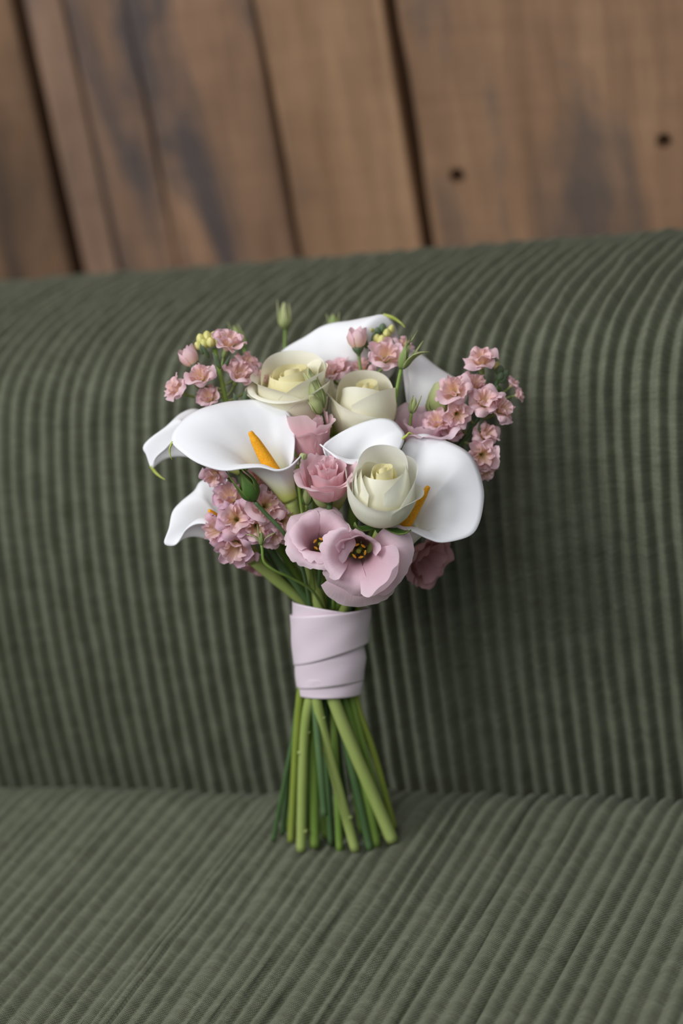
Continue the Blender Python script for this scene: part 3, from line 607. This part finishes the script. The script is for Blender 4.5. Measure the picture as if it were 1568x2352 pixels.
# crumpled bloom above it
lisianthus('pink crumpled lisianthus between the left calla lily and the pale green bud',
     (722, 1075, 30), (-0.12, 0.93, 0.34),
     ring(3, 30, 70, [(5, 0), (26, 40), (30, 90), (36, 128)], drop=0.16, ruf=(5, 6, 1), jag=0.05) +
     [dict(phi=15, hw=72, prof=[(6, 0), (34, 36), (42, 72), (46, 92), (58, 100)], drop=0.08, ruf=(4, 7, 0), jag=0.05),
      dict(phi=-60, hw=80, prof=[(6, 0), (34, 36), (44, 82), (48, 118), (52, 142)], drop=0.10, ruf=(5, 6, 1), jag=0.05),
      dict(phi=75, hw=75, prof=[(6, 0), (34, 36), (44, 76), (50, 100), (60, 114)], drop=0.10, ruf=(5, 6, 2), jag=0.05),
      dict(phi=170, hw=80, prof=[(6, 0), (36, 36), (44, 90), (46, 130), (50, 152)], drop=0.18, ruf=(5, 6, 3), jag=0.05),
      dict(phi=-20, hw=50, prof=[(6, 0), (32, 20), (44, 34), (56, 40), (66, 34)], drop=0.14, ruf=(4, 7, 4), jag=0.05)],
     'g', 750, 0, mat='lisi_deep')
# open cup, lower left
lisianthus('open mauve pink lisianthus cup below the centre, left of the drooping pink bloom',
     (738, 1268, 62), (-0.06, 0.44, 0.89),
     ring(3, 0, 68, [(4, 0), (24, 18), (33, 54), (43, 88), (62, 102), (76, 96)], drop=0.12, ruf=(4, 5, 0), jag=0.05) +
     ring(4, 55, 58, [(5, -3), (26, 14), (38, 52), (54, 84), (78, 92), (92, 80)], drop=0.14, ruf=(5, 5, 2), jag=0.05),
     'a', 725, 5, stamens=5, size=0.88)
# open drooping bloom, lower right
lisianthus('drooping pink lisianthus at the bottom of the bouquet with dark open throat and orange stamens',
     (828, 1258, 85), (-0.10, -0.14, 0.98),
     [dict(phi=-98, hw=62, prof=[(5, 0), (25, 16), (35, 54), (46, 90), (64, 108), (82, 96)], drop=0.12, ruf=(4, 5, 0), jag=0.04),
      dict(phi=-2, hw=46, prof=[(5, -3), (27, 12), (40, 48), (62, 72), (96, 66), (128, 40)], drop=0.10, pw=5, ruf=(3, 4, 1), jag=0.02, point=0.06),
      dict(phi=-22, hw=42, prof=[(5, 2), (25, 18), (36, 54), (54, 82), (78, 84), (98, 64)], drop=0.12, ruf=(3, 4, 2), jag=0.03),
      dict(phi=56, hw=50, prof=[(5, 2), (25, 18), (36, 52), (58, 84), (86, 106), (98, 126), (86, 140)], drop=0.22, pw=2.4, ruf=(2, 4, 1), jag=0.03),
      dict(phi=80, hw=54, prof=[(5, -3), (27, 14), (42, 52), (70, 80), (100, 84), (124, 68)], drop=0.16, pw=3, ruf=(4, 5, 3), jag=0.04),
      dict(phi=142, hw=58, prof=[(5, 0), (25, 16), (35, 54), (44, 88), (56, 106)], drop=0.14, ruf=(5, 5, 4), jag=0.04),
      dict(phi=205, hw=58, prof=[(5, 0), (25, 16), (34, 54), (40, 92), (46, 114)], drop=0.14, ruf=(5, 5, 5), jag=0.04)],
     'b', 800, 30, stamens=6)
# behind, right
lisianthus('lilac pink lisianthus half hidden behind the open right calla lily and the cream bud',
     (975, 1050, -40), (0.0, 0.86, 0.5),
     ring(3, 10, 72, [(5, 0), (30, 36), (38, 76), (46, 100)], drop=0.14, ruf=(5, 6, 1), jag=0.04) +
     ring(4, 40, 60, [(6, 0), (40, 34), (58, 70), (74, 92), (90, 94)], drop=0.14, ruf=(6, 6, 2), jag=0.05),
     's', 800, -20)
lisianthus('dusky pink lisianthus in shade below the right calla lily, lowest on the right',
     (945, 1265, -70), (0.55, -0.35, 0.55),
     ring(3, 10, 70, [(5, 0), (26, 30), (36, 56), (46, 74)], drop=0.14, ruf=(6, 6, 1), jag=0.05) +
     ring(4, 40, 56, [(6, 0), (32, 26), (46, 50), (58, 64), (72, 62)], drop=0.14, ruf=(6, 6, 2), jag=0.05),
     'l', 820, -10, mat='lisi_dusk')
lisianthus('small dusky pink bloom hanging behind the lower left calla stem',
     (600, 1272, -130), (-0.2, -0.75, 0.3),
     ring(4, 10, 58, [(4, 0), (18, 16), (26, 34), (34, 44)], drop=0.14, ruf=(4, 6, 1), jag=0.05), 'r', 715, -45, mat='lisi_dusk', guides=[(640, 1320, -120)])

# ------------------------------------------------------------------ stock sprigs
def floret_proto(kind, seed):
    """a ruffled double floret round the origin, axis +z, units px*S"""
    r = np.random.default_rng(seed); mat = M[kind]; sh = []
    for i in range(5):
        ph = i * 72 + r.uniform(-14, 14)
        sh.append(cup_petal(ph, 50 + r.uniform(-6, 8), [(2, 0), (7, 12), (19 + r.uniform(-2, 3), 26), (30 + r.uniform(-5, 5), 34 + r.uniform(-6, 5)), (38 + r.uniform(-8, 4), 32 + r.uniform(-16, 10))], drop=0.10, pw=4, ruf=(7, 4 + r.uniform(0, 2), r.uniform(0, 6)), jag=0.03, seed=seed * 9 + i, nb=13, nt=11))
    for i in range(4):
        ph = i * 90 + r.uniform(-20, 20)
        sh.append(cup_petal(ph, 62 + r.uniform(-8, 10), [(1, 0), (5, 14), (11 + r.uniform(-2, 3), 30), (16 + r.uniform(-4, 4), 42), (20 + r.uniform(-6, 8), 48)], drop=0.10, pw=4, ruf=(6, 5 + r.uniform(0, 2), r.uniform(0, 6)), jag=0.03, seed=seed * 9 + 5 + i, nb=13, nt=11))
    meshes = []
    for n, (V, F, UV) in enumerate(sh):
        o = link('petal', V * S, F, mat if n < 5 else M['stock_inner'], uv=UV); meshes.append(o)
    V, F, UV = lathe([(2, -12), (5, -8), (6, 0), (5, 10), (7, 16)], 10)
    c = link('floret', V * S, F, M['sepal_pale'], uv=UV)
    return c, meshes
PROTO = {k: [floret_proto(k, s) for s in (3, 5, 8)] for k in ('stock', 'stock_mauve')}
def add_floret(root, kind, var, at, axis, size, twist):
    c, pet = PROTO[kind][var % 3]
    n = c.copy(); COL.objects.link(n); n.parent = root
    Mx = frame(axis, twist) * size * 1.12; m4 = np.eye(4); m4[:3, :3] = Mx; m4[:3, 3] = at - np.array(root.location)
    n.matrix_local = Matrix(m4.tolist())
    for q in pet:
        d = q.copy(); COL.objects.link(d); d.parent = n
    return n
def stock(label, key, xt, dwt, top, florets, buds=(), leaves=(), guides=(), kind='stock', blobs=()):
    """florets: (px, py, w, size, axis, twist[, kind]); top: pixel of the stem's tip"""
    root = flower_root('stock_sprig', key, label, 'stock sprig', BQ)
    pts = [P(*g) for g in ([top] + list(guides))]
    stem(key, pts[0], xt, dwt, root, r0=5, guides=guides)
    line = spline(pts + [P(xt, 1400, -125 + dwt)], 60)
    for i, f in enumerate(florets):
        at = P(*f[:3]); ax = nrm(V3(*f[4])); b = at - ax * 10 * S * f[3]
        k = int(np.argmin(np.linalg.norm(line - (b - nrm(V3(0, 1, 0)) * 26 * S), axis=1)))
        if np.linalg.norm(line[k] - b) > 4 * S:
            add_tube('pedicel', [b, (b + line[k]) / 2 - E_U * 5 * S, line[k]], [3.4 * S, 3.0 * S, 3.2 * S], M['sepal_pale'], root, n=10, k=8)
        add_floret(root, f[6] if len(f) > 6 else kind, i + len(label), at, f[4], f[3], f[5])
    for (px, py, w, sz, ax) in blobs:      # florets still closed: overlapping furled petals in a green cup
        at = P(px, py, w); Mx = frame(ax)
        c = put('closed_floret', lathe([(3, -22), (5, -14), (11, -6), (14, 2), (11, 10)], 12), Mx, at, M['sepal_grey'], root, size=sz, thick=None)
        for ph in (0, 70, 145, 215, 290):
            put('petal', cup_petal(ph, 48, [(5, -2), (15, 6), (21, 18), (22, 32), (15 + 7 * (ph % 3 == 1), 48)], drop=0.34, pw=1.8, spiral=3, ruf=(3.2, 4, ph), base_w=0.6, nb=13, nt=12), Mx, at, M[kind], root, size=sz, thick=None, parent=c)
        k = int(np.argmin(np.linalg.norm(line - (at - E_U * 70 * S), axis=1)))
        add_tube('pedicel', [at - nrm(V3(*ax)) * 18 * S * sz, at - E_U * 50 * S + E_R * 6 * S, line[k]], [3.6 * S, 3.4 * S, 3.6 * S], M['sepal_pale'], root, n=14, k=8)
    for (px, py, w, sz, ax, m) in buds:
        put('bud', lathe([(0, -1), (0.62, -0.6), (0.9, 0.1), (0.6, 0.9), (0.1, 1.3)], 10), frame(ax), P(px, py, w), M[m], root, size=sz, thick=None)
    for (px, py, w, ln, ax, tw) in leaves:
        put('sepal', cup_petal(0, 60, [(3, 0), (6, ln * 0.3), (6, ln * 0.7), (3, ln)], drop=0.75, pw=1.3, nb=9, nt=10, base_w=0.8), frame(ax, tw), P(px, py, w), M['sepal_grey'], root, thick=0.0006)
    return root
stock('blush stock sprig at the upper left with a yellow-green budded tip', 'q', 722, -40, (492, 800, -20),
     [(516, 812, -6, 0.95, (0.30, 0.80, 0.5), 10), (424, 905, 0, 0.80, (-0.75, 0.45, 0.5), 70), (466, 880, 6, 0.85, (-0.2, 0.6, 0.8), 20),
      (540, 880, -20, 0.90, (0.35, 0.70, 0.6), 90), (556, 850, -34, 0.75, (0.5, 0.8, 0.2), 15), (588, 880, -40, 0.62, (0.6, 0.7, 0.2), 55), (488, 925, -10, 0.70, (-0.3, 0.5, 0.7), 5)],
     blobs=[(446, 838, -12, 0.95, (-0.55, 0.8, 0.2))],
     buds=[(462, 782, -16, 13, (-0.3, 0.9, 0.2), 'bud_yellow'), (476, 776, -20, 13, (-0.1, 0.95, 0.2), 'bud_yellow'), (490, 776, -24, 12, (0.1, 0.95, 0.1), 'bud_yellow'), (470, 792, -8, 12, (-0.2, 0.8, 0.5), 'bud_yellow'), (456, 796, -12, 10, (-0.5, 0.8, 0.3), 'bud_yellow'), (506, 778, -26, 12, (0.2, 0.95, 0.1), 'sepal_grey'), (524, 778, -22, 11, (0.3, 0.9, 0.1), 'stock'), (484, 788, -4, 12, (0.0, 0.8, 0.5), 'bud_yellow'), (498, 786, -10, 11, (0.1, 0.8, 0.4), 'bud_yellow')],
     leaves=[(478, 820, -6, 36, (-0.5, 0.8, 0.4), 20), (506, 846, 2, 44, (-0.42, 0.88, 0.3), 0), (516, 842, -2, 30, (0.35, 0.9, 0.3), 30), (466, 812, -4, 28, (-0.2, 0.9, 0.4), 0), (560, 925, 0, 34, (0.2, 0.95, 0.2), 0), (545, 928, 0, 30, (-0.3, 0.9, 0.3), 0), (575, 925, -4, 30, (0.4, 0.85, 0.2), 0)],
     guides=[(508, 870, -20), (528, 960, -30), (600, 1180, -70)])
stock('blush stock sprig at the top centre, behind the swirled rose', 'p', 780, -40, (860, 770, -70),
     [(884, 836, -40, 1.0, (0.05, 0.55, 0.85), 40), (790, 868, -70, 0.80, (-0.4, 0.7, 0.5), 60), (838, 862, -84, 0.75, (-0.2, 0.6, 0.5), 0), (766, 872, -60, 0.75, (-0.3, 0.7, 0.6), 33), (914, 806, -74, 0.62, (0.5, 0.7, 0.2), 10)],
     blobs=[(822, 800, -40, 1.0, (-0.12, 0.96, 0.25))],
     buds=[(876, 786, -46, 14, (0.1, 0.9, 0.4), 'bud_yellow'), (888, 768, -60, 11, (0.1, 0.9, 0.3), 'bud_yellow'), (866, 764, -66, 10, (0, 0.95, 0.2), 'sepal_grey'), (852, 758, -70, 10, (-0.1, 0.95, 0.2), 'bud_yellow'), (878, 756, -70, 11, (0.1, 0.95, 0.2), 'sepal_grey'), (840, 754, -76, 9, (-0.1, 0.95, 0.2), 'bud_yellow'), (898, 758, -66, 10, (0.2, 0.9, 0.2), 'bud_yellow'), (866, 780, -50, 11, (0, .9, .4), 'bud_yellow')],
     leaves=[(842, 800, -60, 30, (-0.2, 0.95, 0.2), 0), (856, 790, -60, 34, (0.1, 0.97, 0.1), 0)],
     guides=[(846, 850, -70), (832, 960, -70), (815, 1180, -80)])
stock('blush stock sprig fanning out at the far right of the bouquet', 't', 805, -30, (1152, 850, -40),
     [(1106, 852, -20, 0.95, (-0.1, 0.80, 0.55), 10), (1046, 912, 4, 1.02, (-0.2, 0.45, 0.85), 30), (1046, 948, 10, 0.78, (0.15, -0.2, 0.95), 80), (1110, 938, 0, 0.92, (0.0, 0.55, 0.82), 50), (1136, 950, -8, 0.85, (0.55, 0.35, 0.7), 0), (1104, 1044, -6, 0.92, (0.1, -0.1, 0.98), 20), (1104, 1012, -20, 0.8, (0.35, 0.5, 0.7), 44), (1168, 892, -50, 0.46, (0.6, 0.75, 0.2), 0), (1178, 910, -40, 0.42, (0.9, 0.2, 0.3), 0), (1108, 1066, -14, 0.7, (0.2, -0.6, 0.7), 9), (1082, 900, -30, 0.8, (0.3, 0.6, 0.6), 14), (1012, 985, -10, 0.8, (-0.3, 0.6, 0.7), 3), (1036, 1008, -16, 0.7, (0.1, 0.7, 0.6), 77)],
     buds=[(1146, 852, -36, 11, (0.3, 0.9, 0.2), 'sepal_grey'), (1158, 862, -40, 11, (0.5, 0.8, 0.2), 'sepal_grey'), (1148, 866, -30, 10, (0.3, 0.8, 0.4), 'sepal_grey'), (1140, 842, -40, 9, (0.1, 0.95, 0.2), 'bud_yellow'), (1140, 900, -40, 12, (0.4, 0.8, 0.2), 'sepal'), (1150, 918, -34, 10, (0.6, 0.6, 0.2), 'bud_yellow'), (1152, 872, -36, 10, (0.6, 0.6, 0.2), 'sepal_grey')],
     leaves=[(1130, 920, -30, 40, (0.3, 0.9, 0.1), 0), (1120, 930, -26, 44, (0.7, 0.6, 0.2), 0), (1100, 1000, -10, 50, (0.1, 0.9, 0.2), 0)],
     guides=[(1118, 930, -34), (1072, 1000, -40), (960, 1150, -60)])
stock('mauve stock sprig at the lower left, below the large left-facing calla lily', 'f', 715, 5, (560, 1130, 40),
     [(540, 1158, 30, 0.98, (-0.3, 0.55, 0.75), 10), (545, 1195, 45, 1.10, (-0.1, 0.1, 0.98), 40), (518, 1214, 26, 0.95, (-0.6, -0.1, 0.7), 70), (546, 1240, 26, 1.05, (-0.2, -0.5, 0.8), 20), (590, 1120, 50, 0.95, (0.1, 0.6, 0.75), 90, 'stock'), (606, 1165, 62, 1.12, (0.15, 0.15, 0.95), 15, 'stock'), (640, 1195, 50, 0.95, (0.4, 0.0, 0.85), 55, 'stock'), (588, 1205, 52, 0.95, (0.0, -0.2, 0.95), 5), (570, 1255, 10, 0.7, (-0.1, -0.7, 0.5), 33), (620, 1215, 46, 0.8, (0.3, -0.4, 0.8), 61, 'stock'), (500, 1078, 60, 0.74, (-0.3, -0.6, 0.7), 12)],
     buds=[(612, 1148, 78, 9, (0.1, 0.5, 0.8), 'stock'), (622, 1160, 82, 8, (0.2, 0.3, 0.9), 'bud_yellow')],
     guides=[(590, 1200, 0), (640, 1290, -60)], kind='stock_mauve')

for kk in PROTO.values():            # the prototypes were only patterns for the copies
    for c, pet in kk:
        for o in [c] + pet: bpy.data.objects.remove(o, do_unlink=True)

# ------------------------------------------------------------------ single buds and calyces
def bud(label, at, axis, prof, mat, stem_pts, sr, sepals=(), smat='stem_mid', tip=None, sep_mat='sepal', petals=()):
    root = empty('lisianthus_bud', P(*stem_pts[-1]), label, 'flower bud', 'green buds on thin stems in the bouquet')
    A = P(*at); Mx = frame(axis)
    put('bud', lathe(prof), Mx, A, M[mat], root, thick=None)
    for ph, hw, pr in petals:            # furled petals
        put('petal', cup_petal(ph, hw, pr, drop=0.34, pw=1.8, nb=15, nt=14, base_w=0.6, ruf=(2.0, 5, ph), spiral=2.5), Mx, A, M[mat], root, thick=0.0005)
    for ph, hw, pr in sepals:
        put('sepal', cup_petal(ph, hw, pr, drop=0.82, pw=0.9, nb=9, nt=14, base_w=0.75), Mx, A, M[sep_mat], root, thick=0.0006)
    add_tube('stem', [A + Mx @ np.array([0, 0, -1 * S])] + [P(*q) for q in stem_pts], [sr * S, sr * S, sr * 1.1 * S], M[smat], root, n=40, k=10)
    return root
bud('dark green pointed bud in front of the mauve stock, under the left calla lily', (585, 1152, 135), (-0.42, 0.9, 0.1), [(3, 0), (14, 12), (19, 28), (14, 50), (5, 70), (0, 78)], 'sepal',
    [(612, 1182, 125), (650, 1222, 105), (690, 1290, 30), (715, 1400, -100)], 4.6,
    sepals=[(0, 60, [(6, 2), (20, 18), (22, 38), (14, 62), (8, 84)]), (-80, 55, [(6, 2), (20, 16), (23, 34), (26, 56), (30, 92)]), (80, 60, [(6, 2), (20, 18), (22, 40), (15, 62), (6, 80)]), (180, 60, [(6, 2), (20, 18), (22, 38), (14, 66), (6, 96)])], smat='stem_dark')
bud('spiky pale green calyx on a tall stem, right of the swirled rose', (921, 848, 20), (0.26, 0.95, 0.15), [(4, 0), (8, 6), (9, 18), (4, 30), (0, 36)], 'sepal_pale',
    [(914, 880, 20), (906, 930, 16), (903, 968, 8), (890, 1080, -20), (800, 1400, -130)], 4.4,
    sepals=[(-100, 50, [(6, 2), (9, 20), (5, 46), (-6, 70), (-14, 96)]), (-20, 45, [(6, 2), (13, 18), (14, 38), (10, 58), (22, 78)]), (60, 50, [(6, 2), (14, 12), (24, 34), (40, 50), (60, 58)]), (100, 45, [(6, 2), (12, 18), (20, 40), (26, 58), (32, 76)]), (170, 45, [(6, 2), (10, 20), (12, 44), (8, 64), (14, 82)])], sep_mat='sepal_pale')
bud('pale green furled bud between the two upper cream roses', (738, 940, 50), (-0.36, 0.92, 0.1), [(4, 0), (10, 12), (12, 32), (8, 58), (3, 74), (0.5, 80)], 'bud_cream',
    [(746, 968, 40), (752, 1020, 20), (760, 1150, -20), (770, 1400, -130)], 5.0,
    petals=[(35, 75, [(5, 1), (14, 14), (18, 34), (14, 62), (10, 84), (12, 98)]), (-65, 75, [(5, 1), (14, 14), (17, 34), (13, 60), (9, 80), (11, 92)]), (150, 75, [(5, 1), (14, 14), (17, 34), (13, 60), (9, 84), (9, 95)])],
    sepals=[(70, 30, [(7, 1), (16, 14), (20, 32), (17, 60), (20, 84)]), (-80, 28, [(7, 1), (17, 12), (22, 26), (25, 44)]), (0, 26, [(7, 1), (16, 12), (20, 28), (18, 50)])], smat='stem_dark', sep_mat='sepal_pale')
bud('small crumpled pale green bud just below the furled bud', (736, 950, 72), (-0.5, 0.85, 0.2), [(3, 0), (6, 8), (8, 20), (4, 34), (1, 40)], 'bud_cream',
    [(741, 957, 60), (752, 1030, 15), (765, 1180, -30), (772, 1400, -128)], 3.5, petals=[(0, 70, [(4, 0), (10, 8), (13, 22), (11, 36), (13, 50)]), (120, 70, [(4, 0), (10, 8), (12, 22), (10, 38), (7, 48)]), (-110, 70, [(4, 0), (10, 8), (12, 20), (10, 32), (12, 42)])], smat='stem_dark')
bud('upright small green bud below the pink rosette, right of the calla funnel', (703, 1158, 100), (0.05, 0.95, 0.3), [(5, 0), (11, 8), (13, 20), (9, 34), (6, 42), (7, 46), (0, 47)], 'bud_cream',
    [(704, 1180, 80), (715, 1250, 20), (735, 1400, -100)], 4, sepals=[(-60, 35, [(6, 0), (13, 10), (14, 24), (12, 48)]), (60, 35, [(6, 0), (13, 10), (14, 22), (10, 36)])], sep_mat='sepal')
bud('tilted small green bud below the pink rosette, left of the front rose', (752, 1162, 105), (-0.72, 0.6, 0.35), [(6, 0), (12, 8), (14, 20), (11, 34), (7, 44), (8, 48), (0, 49)], 'bud_cream',
    [(765, 1180, 85), (770, 1260, 10), (765, 1400, -100)], 4, sepals=[(60, 35, [(6, 0), (14, 10), (15, 24), (11, 36)])])
bud('pale bud tip on a curved stem beside the calla funnel edge', (690, 1072, 140), (0.25, 0.93, 0.2), [(3, 0), (6, 6), (8, 16), (9, 24), (7, 30), (0, 32)], 'bud_cream',
    [(686, 1100, 130), (690, 1150, 110), (705, 1260, 40), (730, 1400, -95)], 3.4, sepals=[(0, 45, [(4, 0), (8, 8), (9, 18), (8, 30)]), (120, 45, [(4, 0), (8, 8), (9, 18), (8, 30)])], sep_mat='sepal_pale')
bud('star shaped small green calyx on a curling stem at lower left', (600, 1250, 100), (0.0, 0.97, 0.2), [(3, 0), (5, 6), (6, 14), (4, 24), (0, 30)], 'sepal_pale',
    [(602, 1262, 100), (606, 1290, 96), (630, 1310, 85), (668, 1328, 60), (715, 1355, 10), (745, 1400, -90)], 3.2,
    sepals=[(-85, 30, [(4, 0), (7, 8), (14, 18), (34, 24)]), (85, 30, [(4, 0), (7, 8), (14, 18), (34, 28)]), (0, 25, [(4, 0), (7, 8), (8, 20), (6, 40)]), (-40, 22, [(4, 0), (6, 10), (8, 24), (14, 48)]), (180, 25, [(4, 0), (6, 8), (6, 22), (4, 44)])], sep_mat='sepal_pale')
bud('blurred green bud standing alone above the top of the bouquet', (655, 755, -330), (-0.05, 0.98, 0.0), [(4, 0), (13, 8), (15, 24), (10, 44), (4, 60), (0, 66)], 'bud_cream',
    [(654, 790, -330), (662, 880, -310), (700, 1050, -230), (750, 1400, -170)], 3.4, sepals=[(-80, 35, [(6, 0), (15, 12), (16, 30), (16, 72)]), (80, 35, [(6, 0), (15, 12), (15, 30), (12, 60)]), (0, 40, [(6, 0), (15, 12), (15, 30), (8, 56)])], sep_mat='bud_cream')
bud('blurred long green bud at upper left behind the stock tip', (560, 800, -310), (-0.42, 0.9, 0.0), [(4, 0), (10, 8), (12, 24), (8, 44), (0, 62)], 'sepal_pale',
    [(566, 830, -310), (585, 920, -290), (660, 1100, -220), (735, 1400, -165)], 3.6, sepals=[(-80, 35, [(6, 0), (12, 12), (13, 34), (8, 74)]), (80, 35, [(6, 0), (12, 12), (13, 34), (10, 60)])], sep_mat='sepal_pale')
bud('tiny blurred green bud tip peeking above the top calla lily', (768, 760, -330), (-0.1, 0.97, 0.0), [(4, 0), (11, 8), (13, 18), (8, 32), (0, 42)], 'sepal_pale',
    [(768, 790, -330), (768, 900, -300), (760, 1100, -190), (752, 1400, -185)], 3.4, sepals=[(-80, 35, [(6, 0), (12, 12), (13, 24), (16, 44)]), (80, 35, [(6, 0), (12, 12), (13, 24), (16, 44)])], sep_mat='sepal_pale')
bud('large cream green bud behind the right stock sprig', (1006, 962, -50), (0.16, 0.95, 0.2), [(6, 0), (24, 18), (30, 44), (26, 66), (16, 84), (6, 94)], 'bud_cream',
    [(1000, 985, -55), (975, 1060, -70), (900, 1220, -90), (815, 1400, -140)], 5, petals=[(-20, 85, [(8, 4), (27, 20), (33, 46), (26, 72), (22, 92)]), (120, 85, [(8, 4), (27, 20), (33, 46), (26, 72), (20, 90)])],
    sepals=[(-70, 35, [(8, 0), (28, 14), (34, 30), (30, 58)]), (10, 32, [(8, 0), (28, 14), (35, 28), (36, 50)])], sep_mat='sepal_pale')
bud('slender green bud in front of the lilac bloom on the right', (945, 948, 10), (0.22, 0.95, 0.15), [(3, 0), (7, 6), (8, 16), (5, 28), (0, 38)], 'bud_cream',
    [(942, 970, 0), (930, 1060, -20), (870, 1220, -60), (805, 1400, -135)], 3.2, sepals=[(-60, 38, [(4, 0), (8, 8), (9, 20), (6, 40)]), (70, 38, [(4, 0), (8, 8), (10, 20), (14, 44)])], sep_mat='sepal_pale')

# ------------------------------------------------------------------ satin ribbon round the stems
def ribbon():
    c0 = P(757, 1500, -163)
    root = empty('ribbon_wrap', P(757, 1605, -200), 'pale blush satin ribbon wrapped round the green stems of the bouquet', 'ribbon')
    org = np.array(root.location)
    def ctr(y): return 0.5 * (np.interp(y, [1380, 1430, 1600], [667, 671, 685]) + np.interp(y, [1380, 1415, 1600], [848, 847, 829]))
    def hwid(y): return 0.5 * (np.interp(y, [1380, 1415, 1600], [848, 847, 829]) - np.interp(y, [1380, 1430, 1600], [667, 671, 685]))
    def band(y0f, y1f, off, seed, n=96, m=18, fold=2.0, tuck=0.0):
        V = []; UV = []
        for i in range(m):
            t = i / (m - 1)
            for j in range(n + 1):
                a = 2 * math.pi * j / n + math.pi   # 0 = front, pi/2 = right
                y = y0f(a) * (1 - t) + y1f(a) * t
                r = hwid(y) + off + fold * 0.5 * float(vnoise(3 * t + 2.2 * math.cos(a + seed) + seed, seed)) + 1.6 * math.sin(3 * a + seed + 5 * t) * math.sin(math.pi * t)
                r -= tuck * max(0.0, 1 - t / 0.35)
                w = -125 - (y - 1400) * 0.366
                V.append(P(ctr(y) + r * math.sin(a), y, w + (r - 6) * math.cos(a))); UV.append((j / n, t))
        return link('ribbon_band', V, grid_faces(m, n + 1), M['ribbon'], parent=root, uv=UV, origin=org, thick=0.0006)
    # y rises towards the back because the wrap is seen from above: bands tilt gently
    s = lambda a: math.sin(a); c = lambda a: math.cos(a)
    band(lambda a: 1540 + 2 * s(a), lambda a: 1594 + 11 * c(a) - 2 * s(a), -0.6, 1, fold=1.2, tuck=7)
    band(lambda a: 1480 + 4 * s(a), lambda a: 1570 + 9 * c(a) - 10 * s(a), 1.8, 2, fold=1.2, tuck=7)
    band(lambda a: 1405 + 6 * c(a) - 8 * s(a), lambda a: 1500 + 12 * c(a) - 26 * s(a), 3.6, 3, fold=1.4)
    band(lambda a: 1396 + 6 * c(a) + 14 * s(a), lambda a: 1455 + 6 * c(a) - 30 * s(a), -4.0, 4, fold=2.0)
    return root
ribbon()
